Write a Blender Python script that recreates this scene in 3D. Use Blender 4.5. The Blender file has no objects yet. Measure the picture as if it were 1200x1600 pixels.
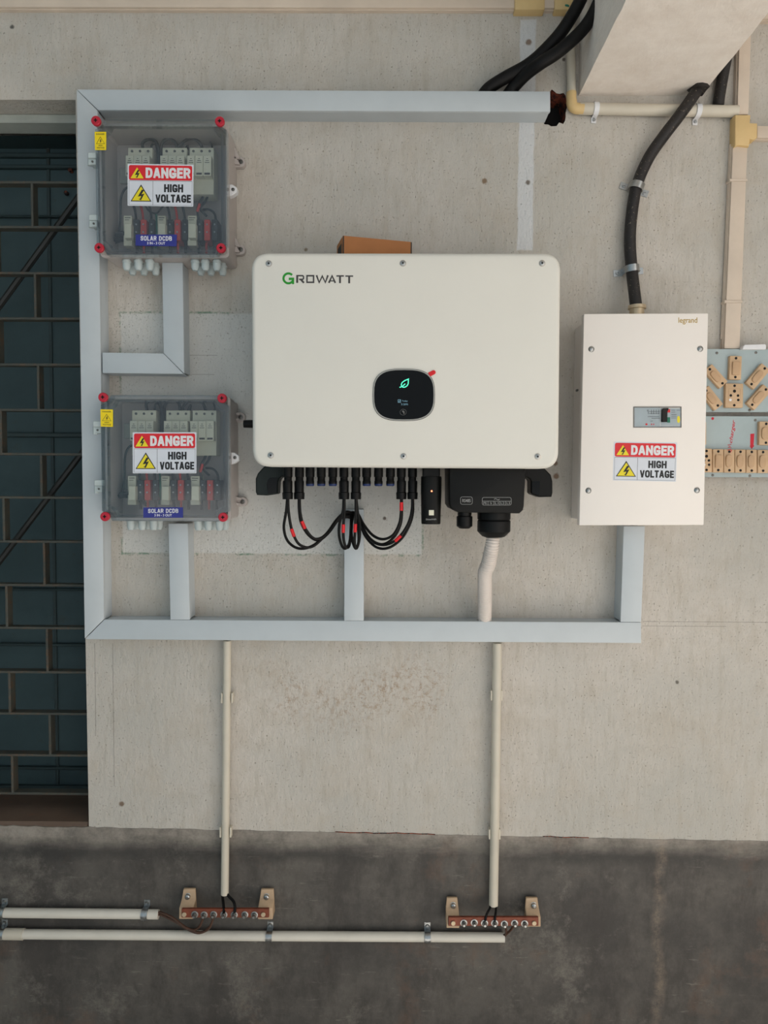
import bpy, bmesh, math, random
from mathutils import Vector, Matrix

random.seed(7)
S = bpy.context.scene
COL = S.collection

# ------------------------------------------------------------------ camera
# The wall stands in the plane y = 0, the camera 1.56 m in front of it at 1.5 m height.
CAM_D, CAM_H, FPX = 1.56, 1.5, 1108.0
PITCH, YAW, ROLL = math.radians(2.643), math.radians(0.316), math.radians(0.358)
_fw = Vector((-math.sin(YAW) * math.cos(PITCH), math.cos(YAW) * math.cos(PITCH), -math.sin(PITCH)))
_r0 = _fw.cross(Vector((0, 0, 1))).normalized()
_u0 = _r0.cross(_fw)
_rt = _r0 * math.cos(ROLL) + _u0 * math.sin(ROLL)
_up = _u0 * math.cos(ROLL) - _r0 * math.sin(ROLL)
cam = bpy.data.cameras.new('camera')
cam.sensor_fit = 'HORIZONTAL'; cam.sensor_width = 36.0; cam.lens = 36.0 * FPX / 1200.0
cam.clip_start = 0.02
cam_o = bpy.data.objects.new('camera', cam); COL.objects.link(cam_o)
_m = Matrix(((_rt.x, _up.x, -_fw.x), (_rt.y, _up.y, -_fw.y), (_rt.z, _up.z, -_fw.z))).to_4x4()
_m.translation = Vector((0, -CAM_D, CAM_H))
cam_o.matrix_world = _m
S.camera = cam_o

# ------------------------------------------------------------------ sky, sun, exposure
S.view_settings.view_transform = 'Standard'
S.view_settings.look = 'None'
S.view_settings.gamma = 1.0
S.view_settings.use_curve_mapping = False
S.view_settings.exposure = -0.24
world = bpy.data.worlds.new('sky'); S.world = world
world.use_nodes = True
_bg = world.node_tree.nodes['Background']
_bg.inputs[0].default_value = (0.76, 0.90, 1.0, 1); _bg.inputs[1].default_value = 0.75
sun = bpy.data.lights.new('sun', 'SUN'); sun.energy = 13.5; sun.angle = math.radians(0.6); sun.color = (1, .98, .955)
sun_o = bpy.data.objects.new('sun', sun); COL.objects.link(sun_o)
sun_o.rotation_euler = Vector((0.52, 0.34, -0.76)).to_track_quat('-Z', 'Y').to_euler()
sun_o.location = (-5, -3, 6)

# ------------------------------------------------------------------ helpers: from a measured spot to the place
def q(px, py, d=0.0):
    """the spot (x, z) on the plane d metres in front of the wall"""
    v = _fw * FPX + _rt * (px - 600) + _up * (800 - py)
    t = (CAM_D - d) / v.y
    return (v.x * t, CAM_H + v.z * t)
def P3(px, py, d=0.0):
    x, z = q(px, py, d); return Vector((x, -d, z))
def Q(pts, d):
    return [q(a, b, d) for a, b in pts]
def box4(x0, y0, x1, y1, d):
    return Q([(x0, y0), (x1, y0), (x1, y1), (x0, y1)], d)

# ------------------------------------------------------------------ helpers: shapes
def BM(): return bmesh.new()
def prism(bm, pts, d0, d1, bev=0.0, seg=1, allv=False):
    """outline pts (x, z) extruded from depth d0 (wall side) to d1 (camera side)"""
    fr = [bm.verts.new((x, -d1, z)) for x, z in pts]
    bk = [bm.verts.new((x, -d0, z)) for x, z in pts]
    n = len(pts); fs = [bm.faces.new(fr), bm.faces.new(bk[::-1])]
    for i in range(n):
        j = (i + 1) % n
        fs.append(bm.faces.new((fr[j], fr[i], bk[i], bk[j])))
    bmesh.ops.recalc_face_normals(bm, faces=fs)
    if bev > 0:
        es = set(fs[0].edges)
        if allv or n == 4:
            for a, b in zip(fr, bk):
                e = bm.edges.get((a, b))
                if e: es.add(e)
        bmesh.ops.bevel(bm, geom=list(es), offset=bev, segments=seg, affect='EDGES', profile=0.5, clamp_overlap=True)
    return bm
def rrect(x0, y0, x1, y1, d, r, n=5):
    """rounded rectangle in photo measure, as (x, z)"""
    out = []
    for cx, cy, a0 in ((x1 - r, y0 + r, -90), (x1 - r, y1 - r, 0), (x0 + r, y1 - r, 90), (x0 + r, y0 + r, 180)):
        for k in range(n + 1):
            a = math.radians(a0 + 90 * k / n)
            out.append(q(cx + r * math.cos(a), cy + r * math.sin(a), d))
    return out
def rquad(c4, r, n=5):
    """rounds the corners of a quad given in metres"""
    out = []; N = len(c4)
    for i in range(N):
        p = Vector(c4[i]); a = (Vector(c4[i - 1]) - p).normalized(); b = (Vector(c4[(i + 1) % N]) - p).normalized()
        s, e = p + a * r, p + b * r
        for k in range(n + 1):
            t = k / n
            out.append(tuple(s * (1 - t) ** 2 + p * 2 * t * (1 - t) * 1.0 + e * t ** 2))
    return out
def ccw(pts):
    return sum(pts[i - 1][0] * pts[i][1] - pts[i][0] * pts[i - 1][1] for i in range(len(pts))) > 0
def inset(pts, m):
    n = len(pts); s = 1 if ccw(pts) else -1; out = []
    for i in range(n):
        p = Vector(pts[i]); a = (p - Vector(pts[i - 1])).normalized(); b = (Vector(pts[(i + 1) % n]) - p).normalized()
        na, nb = Vector((-a.y, a.x)) * s, Vector((-b.y, b.x)) * s
        h = (na + nb); h = h / max(h.length_squared, .2) * 2
        out.append(tuple(p + h * m))
    return out
def ring(bm, po, pi, d0, d1):
    n = len(po)
    v = [[bm.verts.new((x, -d, z)) for x, z in P] for P, d in ((po, d1), (pi, d1), (pi, d0), (po, d0))]
    fs = []
    for i in range(n):
        j = (i + 1) % n
        for k in range(4):
            l = (k + 1) % 4
            fs.append(bm.faces.new((v[k][i], v[k][j], v[l][j], v[l][i])))
    bmesh.ops.recalc_face_normals(bm, faces=fs)
    return bm
def spline(pts, n=6):
    pts = [Vector(p) for p in pts]
    if len(pts) < 3: return pts
    P = [pts[0] * 2 - pts[1]] + pts + [pts[-1] * 2 - pts[-2]]; out = []
    for i in range(1, len(P) - 2):
        a, b, c, e = P[i - 1:i + 3]
        for k in range(n):
            t = k / n
            out.append(.5 * (2 * b + (c - a) * t + (2 * a - 5 * b + 4 * c - e) * t * t + (3 * b - a - 3 * c + e) * t ** 3))
    out.append(pts[-1]); return out
def tube(bm, pts, r, seg=10):
    pts = [Vector(p) for p in pts]; n = len(pts)
    rs = r if isinstance(r, (list, tuple)) else [r] * n
    T = [(pts[min(i + 1, n - 1)] - pts[max(i - 1, 0)]).normalized() for i in range(n)]
    N = T[0].orthogonal().normalized(); rings = []; fs = []
    for i in range(n):
        N = (N - T[i] * N.dot(T[i])).normalized(); B = T[i].cross(N)
        rings.append([bm.verts.new(pts[i] + (N * math.cos(2 * math.pi * k / seg) + B * math.sin(2 * math.pi * k / seg)) * rs[i]) for k in range(seg)])
    for i in range(n - 1):
        for k in range(seg):
            l = (k + 1) % seg
            fs.append(bm.faces.new((rings[i][k], rings[i][l], rings[i + 1][l], rings[i + 1][k])))
    fs.append(bm.faces.new(rings[0][::-1])); fs.append(bm.faces.new(rings[-1]))
    bmesh.ops.recalc_face_normals(bm, faces=fs)
    return bm
def turned(bm, a, b, prof, seg=16):
    """a turned body along a->b; prof = [(t, radius)], t from 0 to 1"""
    a, b = Vector(a), Vector(b); T = (b - a); L = T.length; T.normalize()
    N = T.orthogonal().normalized(); B = T.cross(N); rings = []; fs = []
    for t, r in prof:
        c = a + T * (L * t)
        rings.append([bm.verts.new(c + (N * math.cos(2 * math.pi * (k + .5) / seg) + B * math.sin(2 * math.pi * (k + .5) / seg)) * r) for k in range(seg)])
    for i in range(len(rings) - 1):
        for k in range(seg):
            l = (k + 1) % seg
            fs.append(bm.faces.new((rings[i][k], rings[i][l], rings[i + 1][l], rings[i + 1][k])))
    fs.append(bm.faces.new(rings[0][::-1])); fs.append(bm.faces.new(rings[-1]))
    bmesh.ops.recalc_face_normals(bm, faces=fs)
    return bm
def disc(bm, c, d0, d1, r, seg=14, edge=.15):
    """a round head on a face: c = (x, z)"""
    return turned(bm, (c[0], -d0, c[1]), (c[0], -d1, c[1]), [(0, r), (1 - edge, r), (1, r * (1 - edge))], seg)
def ribbon(bm, pts, w, d0, d1, closed=False):
    """a flat stroke of width w along pts (x, z)"""
    n = len(pts); L, Rr = [], []
    V = [Vector(p) for p in pts]
    for i in range(n):
        if closed: a, b = V[i] - V[i - 1], V[(i + 1) % n] - V[i]
        else:
            a = V[i] - V[i - 1] if i > 0 else V[1] - V[0]
            b = V[i + 1] - V[i] if i < n - 1 else a
        a = a.normalized(); b = b.normalized()
        na, nb = Vector((-a.y, a.x)), Vector((-b.y, b.x)); h = na + nb
        h = h / max(h.length_squared, 1.1) * 2
        L.append(tuple(V[i] + h * w / 2)); Rr.append(tuple(V[i] - h * w / 2))
    if closed: return ring(bm, L, Rr, d0, d1)
    for i in range(n - 1):
        prism(bm, [L[i], L[i + 1], Rr[i + 1], Rr[i]], d0, d1)
    return bm
def strap(bm, c, ang, dc, r, width, th, tabs):
    """a saddle strap over a pipe that runs at angle ang through c=(x, z), centre dc off the wall"""
    ax = Vector((math.cos(ang), math.sin(ang))); tx = Vector((-ax.y, ax.x))
    R = r + th * .6
    prof = []
    if tabs[0]: prof.append((-R - tabs[0], th))
    prof += [(-R, th if tabs[0] else 0)]
    for k in range(13):
        a = math.pi - math.pi * k / 12
        prof.append((math.cos(a) * R, dc + math.sin(a) * R))
    prof.append((R, th if tabs[1] else 0))
    if tabs[1]: prof.append((R + tabs[1], th))
    V = [Vector(p) for p in prof]; n = len(V); A, B = [], []
    for i in range(n):
        t = (V[min(i + 1, n - 1)] - V[max(i - 1, 0)]).normalized(); nn = Vector((-t.y, t.x))
        A.append(V[i] + nn * th / 2); B.append(V[i] - nn * th / 2)
    lim = lambda p, s: (lambda w: (w.x, -max(p.y, .0002), w.y))(Vector(c) + tx * p.x + ax * (s * width / 2))
    fs = []; rows = []
    for i in range(n):
        rows.append([bm.verts.new(lim(A[i], -1)), bm.verts.new(lim(A[i], 1)), bm.verts.new(lim(B[i], 1)), bm.verts.new(lim(B[i], -1))])
    for i in range(n - 1):
        for k in range(4):
            l = (k + 1) % 4
            fs.append(bm.faces.new((rows[i][k], rows[i][l], rows[i + 1][l], rows[i + 1][k])))
    fs.append(bm.faces.new(rows[0])); fs.append(bm.faces.new(rows[-1]))
    bmesh.ops.recalc_face_normals(bm, faces=fs)
    return bm

# ------------------------------------------------------------------ helpers: objects
def link(name, bm, m, loc=(0, 0, 0), parent=None, smooth=35):
    me = bpy.data.meshes.new(name)
    if isinstance(bm, bmesh.types.BMesh):
        bmesh.ops.translate(bm, verts=bm.verts[:], vec=-Vector(loc))
        bm.to_mesh(me); bm.free()
    else:
        me = bm; me.name = name
        me.transform(Matrix.Translation(-Vector(loc)))
    me.materials.clear(); me.materials.append(m)
    me.polygons.foreach_set('use_smooth', [True] * len(me.polygons))
    me.set_sharp_from_angle(angle=math.radians(smooth))
    o = bpy.data.objects.new(name, me); COL.objects.link(o)
    if parent is not None: o.parent = parent
    return o
class Thing:
    def __init__(s, name, label, cat, loc, group=None):
        s.loc = Vector(loc)
        s.o = bpy.data.objects.new(name, None); COL.objects.link(s.o)
        s.o.empty_display_size = .02
        s.o.location = s.loc; s.o['label'] = label; s.o['category'] = cat
        if group: s.o['group'] = group
    def part(s, name, bm, m, parent=None, label=None):
        o = link(name, bm, m, s.loc, parent or s.o)
        if label: o['label'] = label
        return o
def single(name, bm, m, label, cat, loc, group=None):
    """a thing of one mesh"""
    o = link(name, bm, m, loc); o.location = loc; o['label'] = label; o['category'] = cat
    if group: o['group'] = group
    return o
def struct(name, bm, m, parent=None):
    o = link(name, bm, m, parent=parent)
    if parent is None: o['kind'] = 'structure'
    return o
def letters(txt, o3, e1, e2, h=.0002, bold=0.0, shear=0.0):
    """lettering fitted to the parallelogram o3 + u*e1 + v*e2; h = height of the print"""
    cu = bpy.data.curves.new('txt', 'FONT'); cu.body = txt; cu.extrude = .01; cu.offset = bold; cu.resolution_u = 3; cu.shear = shear
    ob = bpy.data.objects.new('txt', cu); COL.objects.link(ob)
    dg = bpy.context.evaluated_depsgraph_get(); dg.update()
    me = bpy.data.meshes.new_from_object(ob.evaluated_get(dg))
    bpy.data.objects.remove(ob); bpy.data.curves.remove(cu)
    xs = [v.co.x for v in me.vertices]; ys = [v.co.y for v in me.vertices]
    x0, x1, y0, y1 = min(xs), max(xs), min(ys), max(ys)
    o3, e1, e2 = Vector(o3), Vector(e1), Vector(e2)
    for v in me.vertices:
        u = (v.co.x - x0) / (x1 - x0); w = (v.co.y - y0) / (y1 - y0)
        v.co = o3 + e1 * u + e2 * w + Vector((0, -h if v.co.z > 0 else 0, 0))
    return me
def ptext(txt, x0, y0, x1, y1, d, bold=0.0, slope=0.0):
    """lettering in the box of photo measure x0..x1, y0 (top)..y1 (bottom) on the face at depth d"""
    a, b, c = P3(x0, y1, d), P3(x1, y1 + slope, d), P3(x0, y0, d)
    return letters(txt, a, b - a, c - a, bold=bold)

# ------------------------------------------------------------------ materials
def lin(c): return tuple(((v / 255) / 12.92 if v / 255 <= .04045 else ((v / 255 + .055) / 1.055) ** 2.4) for v in c)
class NG:
    def __init__(s, name, rough=.5, metal=0.0, spec=.5):
        s.m = bpy.data.materials.new(name); s.m.use_nodes = True; s.nt = s.m.node_tree
        s.b = s.nt.nodes['Principled BSDF']; s.b.inputs['Roughness'].default_value = rough; s.b.inputs['Metallic'].default_value = metal
        s.b.inputs['Specular IOR Level'].default_value = spec
        s.co = s.nt.nodes.new('ShaderNodeTexCoord').outputs['Object']
    def n(s, t, **kw):
        nd = s.nt.nodes.new(t)
        for k, v in kw.items(): setattr(nd, k, v)
        return nd
    def put(s, sock, v):
        if hasattr(v, 'is_output'): s.nt.links.new(v, sock)
        elif isinstance(v, tuple) and len(v) == 3 and sock.type == 'RGBA': sock.default_value = (*v, 1)
        else: sock.default_value = v
    def noise(s, scale, detail=4, rough=.6, stretch=(1, 1, 1), off=(0, 0, 0), dist=0.0):
        mp = s.n('ShaderNodeMapping'); s.put(mp.inputs[0], s.co); mp.inputs['Scale'].default_value = stretch; mp.inputs['Location'].default_value = off
        nd = s.n('ShaderNodeTexNoise'); s.put(nd.inputs['Vector'], mp.outputs[0])
        nd.inputs['Scale'].default_value = scale; nd.inputs['Detail'].default_value = detail; nd.inputs['Roughness'].default_value = rough; nd.inputs['Distortion'].default_value = dist
        return nd.outputs[0]
    def rng(s, v, a, b, c=0.0, d=1.0):
        nd = s.n('ShaderNodeMapRange'); s.put(nd.inputs[0], v)
        for i, k in enumerate((a, b, c, d)): nd.inputs[i + 1].default_value = k
        return nd.outputs[0]
    def mth(s, op, a, b=0.0):
        nd = s.n('ShaderNodeMath', operation=op); s.put(nd.inputs[0], a); s.put(nd.inputs[1], b); return nd.outputs[0]
    def mix(s, f, a, b, mode='MIX'):
        nd = s.n('ShaderNodeMix', data_type='RGBA', blend_type=mode); s.put(nd.inputs[0], f); s.put(nd.inputs[6], a); s.put(nd.inputs[7], b); return nd.outputs[2]
    def xyz(s):
        nd = s.n('ShaderNodeSeparateXYZ'); s.put(nd.inputs[0], s.co); return nd.outputs
    def color(s, c): s.put(s.b.inputs['Base Color'], c); return s
    def bump(s, h, strength=.3, dist=.002):
        nd = s.n('ShaderNodeBump'); s.put(nd.inputs['Height'], h); nd.inputs['Strength'].default_value = strength; nd.inputs['Distance'].default_value = dist
        s.nt.links.new(nd.outputs[0], s.b.inputs['Normal']); return s
def plain(name, rgb, rough=.5, metal=0.0, var=.12, scale=40, bump=0.0, bscale=300, spec=.5):
    """a plain coloured surface with slight cloudy variation and grain"""
    g = NG(name, rough, metal, spec); c = lin(rgb)
    g.color(g.mix(g.rng(g.noise(scale, 5), .3, .7), tuple(v * (1 - var) for v in c), tuple(min(1, v * (1 + var)) for v in c)))
    if bump: g.bump(g.noise(bscale, 3), bump, .001)
    return g.m
def glow(name, rgb, strength):
    g = NG(name, .4); g.color((0, 0, 0)); g.b.inputs['Emission Color'].default_value = (*lin(rgb), 1); g.b.inputs['Emission Strength'].default_value = strength
    return g.m
M = {}
for k, rgb, ro, me_, va, sc, bu, bs in (
    ('trunking', (190, 197, 201), .45, 0, .03, 12, .05, 200),
    ('pvc_cream', (202, 194, 178), .45, 0, .08, 9, .05, 90), ('pvc_white', (214, 208, 196), .4, 0, .06, 12, .04, 90),
    ('pvc_yellow', (212, 182, 128), .45, 0, .05, 20, 0, 1), ('casing', (208, 192, 175), .5, 0, .10, 8, .06, 90),
    ('cable_new', (15, 14, 14), .5, 0, .2, 60, 0, 1), ('black_plastic', (15, 15, 15), .45, 0, .1, 60, .05, 700),
    ('black_body', (15, 15, 14), .5, 0, .06, 30, .12, 900), ('hook_grey', (36, 42, 41), .5, 0, .06, 30, .08, 600),
    ('steel', (168, 170, 170), .3, 1, .15, 120, .05, 300), ('dark_steel', (110, 108, 104), .4, 1, .2, 200, .05, 300),
    ('brass', (196, 178, 150), .4, .5, .1, 80, 0, 1), ('abs_grey', (182, 174, 170), .5, 0, .04, 20, .05, 400),
    ('red_plastic', (186, 22, 48), .42, 0, .06, 40, 0, 1), ('device', (220, 217, 196), .5, 0, .04, 60, 0, 1),
    ('terminal_red', (200, 60, 52), .5, 0, .1, 60, 0, 1), ('terminal_black', (45, 50, 52), .5, 0, .1, 60, 0, 1),
    ('wire_green', (20, 120, 100), .5, 0, .1, 60, 0, 1), ('gland_grey', (182, 192, 192), .5, 0, .05, 60, 0, 1),
    ('inverter_white', (222, 219, 210), .5, 0, .015, 6, .06, 1400), ('heatsink', (120, 122, 122), .5, .4, .05, 30, 0, 1),
    ('screen', (10, 10, 10), .12, 0, .1, 30, 0, 1), ('ring_metal', (178, 172, 162), .3, .9, .05, 60, 0, 1),
    ('ink_dark', (62, 58, 58), .5, 0, .05, 50, 0, 1), ('ink_green', (22, 142, 30), .5, 0, .03, 50, 0, 1), ('ink_black', (22, 22, 26), .5, 0, .05, 50, 0, 1),
    ('ink_white', (226, 226, 228), .5, 0, .03, 50, 0, 1), ('ink_pale', (150, 150, 148), .5, 0, .05, 50, 0, 1), ('sticker_white', (214, 218, 226), .4, 0, .02, 50, 0, 1),
    ('sticker_red', (214, 24, 36), .4, 0, .04, 50, 0, 1), ('sticker_yellow', (232, 214, 32), .4, 0, .04, 50, 0, 1), ('label_yellow', (240, 212, 0), .45, 0, .04, 50, 0, 1),
    ('sticker_blue', (38, 44, 132), .4, 0, .04, 50, 0, 1), ('tab_red', (216, 12, 24), .4, 0, .04, 50, 0, 1),
    ('cardboard', (176, 116, 70), .8, 0, .07, 25, .08, 200), ('carton_print', (52, 48, 44), .8, 0, .1, 25, 0, 1),
    ('enclosure', (240, 233, 226), .45, 0, .015, 5, .06, 1200), ('gold', (170, 142, 70), .4, .3, .05, 50, 0, 1),
    ('breaker_grey', (160, 172, 178), .4, 0, .06, 40, 0, 1), ('breaker_green', (20, 110, 84), .5, 0, .05, 40, 0, 1), ('hole_dark', (16, 13, 12), .8, 0, .2, 60, 0, 1),
    ('board_blue', (164, 178, 180), .5, 0, .06, 14, .05, 80), ('board_wood', (98, 74, 66), .7, 0, .2, 20, .1, 80),
    ('switch_beige', (200, 168, 132), .42, 0, .09, 24, .04, 200), ('rocker_beige', (188, 154, 118), .4, 0, .08, 24, .04, 200), ('red_ink', (196, 26, 50), .6, 0, .1, 90, 0, 1),
    ('copper', (124, 64, 44), .5, .25, .25, 50, .1, 150), ('insulator', (186, 158, 128), .55, 0, .08, 40, .06, 120), ('wire_brown', (74, 48, 34), .5, 0, .15, 60, 0, 1),
    ('hose', (216, 206, 198), .5, 0, .03, 40, 0, 1), ('blue_cap', (22, 42, 92), .5, 0, .05, 40, 0, 1), ('frame_white', (164, 168, 160), .6, 0, .12, 18, .1, 90),
    ('floor', (192, 186, 178), .7, 0, .12, 3, .1, 40), ('ground', (158, 158, 157), .9, 0, .15, .8, .2, 8), ('bounce_warm', (220, 213, 206), .9, 0, .08, 2, .1, 40), ('bounce_cool', (172, 200, 214), .9, 0, .08, 2, .1, 40), ('ceiling_white', (230, 230, 228), .9, 0, .06, 2, .1, 40)):  # the cool and warm bounce colours belong to the two added side walls
    M[k] = plain(k, rgb, ro, me_, va, sc, bu, bs, .2 if k in ('cable_new', 'black_plastic', 'black_body', 'screen', 'hook_grey') else .5)
M['leaf_glow'] = glow('leaf_glow', (90, 255, 200), 1.6)
M['digit_glow'] = glow('digit_glow', (150, 205, 225), .55)
M['led_glow'] = glow('led_glow', (255, 120, 80), 6.0)
# clear acrylic of the covers: see-through, glossy towards grazing angles
g = NG('acrylic'); nt = g.nt
tr = g.n('ShaderNodeBsdfTransparent'); tr.inputs[0].default_value = (.86, .88, .885, 1)
gl = g.n('ShaderNodeBsdfGlossy'); gl.inputs['Roughness'].default_value = .08; gl.inputs[0].default_value = (.95, .97, 1, 1)
lw = g.n('ShaderNodeLayerWeight'); lw.inputs[0].default_value = .5
f = g.mth('ADD', g.mth('MULTIPLY', g.mth('POWER', lw.outputs['Facing'], 4.0), .85), .045)
mx = g.n('ShaderNodeMixShader'); g.put(mx.inputs[0], f); nt.links.new(tr.outputs[0], mx.inputs[1]); nt.links.new(gl.outputs[0], mx.inputs[2])
nt.links.new(mx.outputs[0], nt.nodes['Material Output'].inputs[0]); M['acrylic'] = g.m

# lime-washed wall: brushed streaks, specks, brownish stains, a smoother repainted patch with a green marker edge, a plastered chase
def zone(g, x0, z0, x1, z1, wob, sc=30):
    x, _, z = g.xyz()
    w = g.mth('MULTIPLY', g.mth('SUBTRACT', g.noise(sc, 4), .5), wob)
    m = g.mth('MINIMUM', g.mth('MINIMUM', g.mth('SUBTRACT', x, x0), g.mth('SUBTRACT', x1, x)), g.mth('MINIMUM', g.mth('SUBTRACT', z, z0), g.mth('SUBTRACT', z1, z)))
    return g.mth('ADD', m, w)
g = NG('lime_wash', .85, spec=.25)
c = g.mix(g.rng(g.noise(2.2, 5), .38, .62), lin((183, 179, 171)), lin((201, 194, 185)))
c = g.mix(g.rng(g.noise(9, 6, .7), .48, .66, 0, .5), c, lin((182, 172, 158)))
c = g.mix(g.rng(g.noise(60, 4, .7, (1, 1, .18)), .5, .68, 0, .4), c, lin((170, 162, 148)))
(px0, pz1), (px1, pz0) = q(187, 488), q(660, 868)
pm = zone(g, px0, pz0, px1, pz1, .006)
c = g.mix(g.mth('MULTIPLY', g.rng(pm, 0, .004), .7), c, lin((205, 206, 203)))
edge = g.rng(g.mth('ABSOLUTE', pm), .0005, .0035, 1, 0)
c = g.mix(g.mth('MULTIPLY', edge, g.rng(g.noise(14, 5, .8), .47, .58, 0, .9)), c, lin((104, 136, 116)))
near = g.rng(g.mth('ABSOLUTE', pm), 0, .05, 1, 0)
speck = g.rng(g.noise(260, 3, .6, (1, 1, .8)), .62, .70)
c = g.mix(g.mth('MULTIPLY', speck, g.rng(g.noise(5, 3), .40, .60, .25, .9)), c, lin((128, 118, 102)))
c = g.mix(g.mth('MULTIPLY', g.mth('MULTIPLY', near, g.rng(g.noise(230, 2), .6, .66)), .6), c, lin((92, 104, 84)))
(sx0, sz1), (sx1, sz0) = q(400, 1020), q(720, 1150)
st = g.rng(zone(g, sx0, sz0, sx1, sz1, .25, 8), 0, .12)
c = g.mix(g.mth('MULTIPLY', st, g.rng(g.noise(70, 6, .8), .48, .62, 0, .8)), c, lin((146, 116, 84)))
(tx0, tz1), (tx1, tz0) = q(812, 30), q(833, 392)
cm = g.rng(zone(g, tx0, tz0, tx1, tz1, .008, 24), 0, .003)
c = g.mix(g.mth('MULTIPLY', cm, .8), c, lin((206, 208, 210)))
x_, _, z_ = g.xyz()
for lx in (148, 176):                                   # pencil lines below the trunking corner
    ax, az = q(lx, 1005); bz = q(lx, 1150 if lx < 160 else 1228)[1]
    ln = g.mth('MULTIPLY', g.rng(g.mth('ABSOLUTE', g.mth('SUBTRACT', x_, ax)), .0004, .0011, 1, 0), g.mth('MULTIPLY', g.mth('LESS_THAN', z_, az), g.mth('GREATER_THAN', z_, bz)))
    c = g.mix(g.mth('MULTIPLY', ln, .45), c, lin((96, 92, 88)))
for ly, la, lb in ((971, 1004, 1230), (978, 1004, 1135), (555, 296, 340), (585, 300, 335)):   # and beside it
    (ax, az), (bx, _z) = q(la, ly), q(lb, ly)
    ln = g.mth('MULTIPLY', g.rng(g.mth('ABSOLUTE', g.mth('SUBTRACT', z_, az)), .0003, .001, 1, 0), g.mth('MULTIPLY', g.mth('LESS_THAN', x_, bx), g.mth('GREATER_THAN', x_, ax)))
    c = g.mix(g.mth('MULTIPLY', ln, .5), c, lin((110, 104, 98)))
for hx, hy, hr, hc in ((757, 283, 4.5, (120, 96, 70)), (825, 285, 4.0, (92, 80, 66)), (190, 1256, 4.5, (110, 86, 66)), (826, 66, 5, (120, 96, 76)), (881, 93, 3, (60, 52, 46)), (601, 810, 3, (70, 56, 44)), (19, 42, 3.5, (60, 60, 58)), (478, 390, 3, (120, 104, 84)), (869, 744, 5, (120, 92, 72)), (868, 724, 4, (124, 98, 78)), (1058, 1066, 3, (90, 84, 78))):
    ax, az = q(hx, hy)
    dd = g.mth('SQRT', g.mth('ADD', g.mth('POWER', g.mth('SUBTRACT', x_, ax), 2.0), g.mth('POWER', g.mth('SUBTRACT', z_, az), 2.0)))
    c = g.mix(g.rng(g.mth('ADD', dd, g.mth('MULTIPLY', g.noise(220, 2), .004)), hr * .0011 + .001, hr * .0014 + .003, .85, 0), c, lin(hc))
g.color(c)
bh = g.mth('ADD', g.mth('MULTIPLY', g.noise(120, 4, .65, (1, 1, .45)), .6), g.mth('ADD', g.mth('MULTIPLY', g.noise(35, 4), .7), g.mth('MULTIPLY', speck, -.25)))
g.bump(bh, .9, .0045); M['lime_wash'] = g.m
# raw cement dado
g = NG('cement', .62, spec=.4)
c = g.mix(g.rng(g.noise(3.2, 7, .72), .38, .62), lin((66, 63, 60)), lin((98, 93, 87)))
c = g.mix(g.rng(g.noise(7, 6, .75, (1, 1, .5)), .47, .6, 0, .7), c, lin((58, 54, 51)))
c = g.mix(g.rng(g.noise(4, 8, .8, off=(3, 1, 2)), .55, .68, 0, .65), c, lin((132, 126, 117)))
c = g.mix(g.rng(g.noise(3, 6, .7, off=(7, 0, 4)), .54, .66, 0, .5), c, lin((112, 84, 66)))
x_, _, z_ = g.xyz()
zt = q(650, 1306)[1]
scr = g.rng(g.noise(60, 5, .75, (.25, 1, 1.6), off=(2, 2, 2)), .6, .68)
c = g.mix(g.mth('MULTIPLY', scr, g.rng(g.noise(3, 4), .42, .6, 0, .5)), c, lin((150, 144, 134)))
top = g.rng(g.mth('ADD', z_, g.mth('MULTIPLY', g.noise(14, 6, .75, (.5, 1, 2)), .07)), zt - .01, zt + .035)
c = g.mix(g.mth('MULTIPLY', top, g.rng(g.noise(9, 5, .8), .35, .6, .25, .95)), c, lin((152, 144, 134)))
drk = g.rng(g.mth('ABSOLUTE', g.mth('SUBTRACT', g.mth('ADD', z_, g.mth('MULTIPLY', g.noise(6, 5, .7), .05)), zt - .02)), .004, .024, 1, 0)
c = g.mix(g.mth('MULTIPLY', drk, g.rng(g.noise(3.5, 4, off=(5, 5, 5)), .42, .58, 0, .7)), c, lin((52, 50, 48)))
vx = q(1030, 1400)[0]
vl = g.rng(g.mth('ABSOLUTE', g.mth('ADD', g.mth('SUBTRACT', x_, vx), g.mth('MULTIPLY', g.mth('SUBTRACT', g.noise(12, 4), .5), .05))), .002, .016, 1, 0)
c = g.mix(g.mth('MULTIPLY', vl, g.rng(g.noise(26, 5, .8), .4, .7, 0, .6)), c, lin((150, 132, 114)))
g.color(c).bump(g.mth('ADD', g.noise(16, 6, .7), g.mth('MULTIPLY', g.noise(140, 3), .25)), .3, .004); M['cement'] = g.m
# beam render: whitewashed, lumpy
g = NG('beam_wash', .85, spec=.25)
g.color(g.mix(g.rng(g.noise(14, 6, .7), .35, .7), lin((246, 238, 229)), lin((232, 221, 210))))
g.bump(g.mth('ADD', g.noise(38, 5, .7, (1, .5, 1)), g.noise(10, 3)), .5, .006); M['beam_wash'] = g.m
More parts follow.
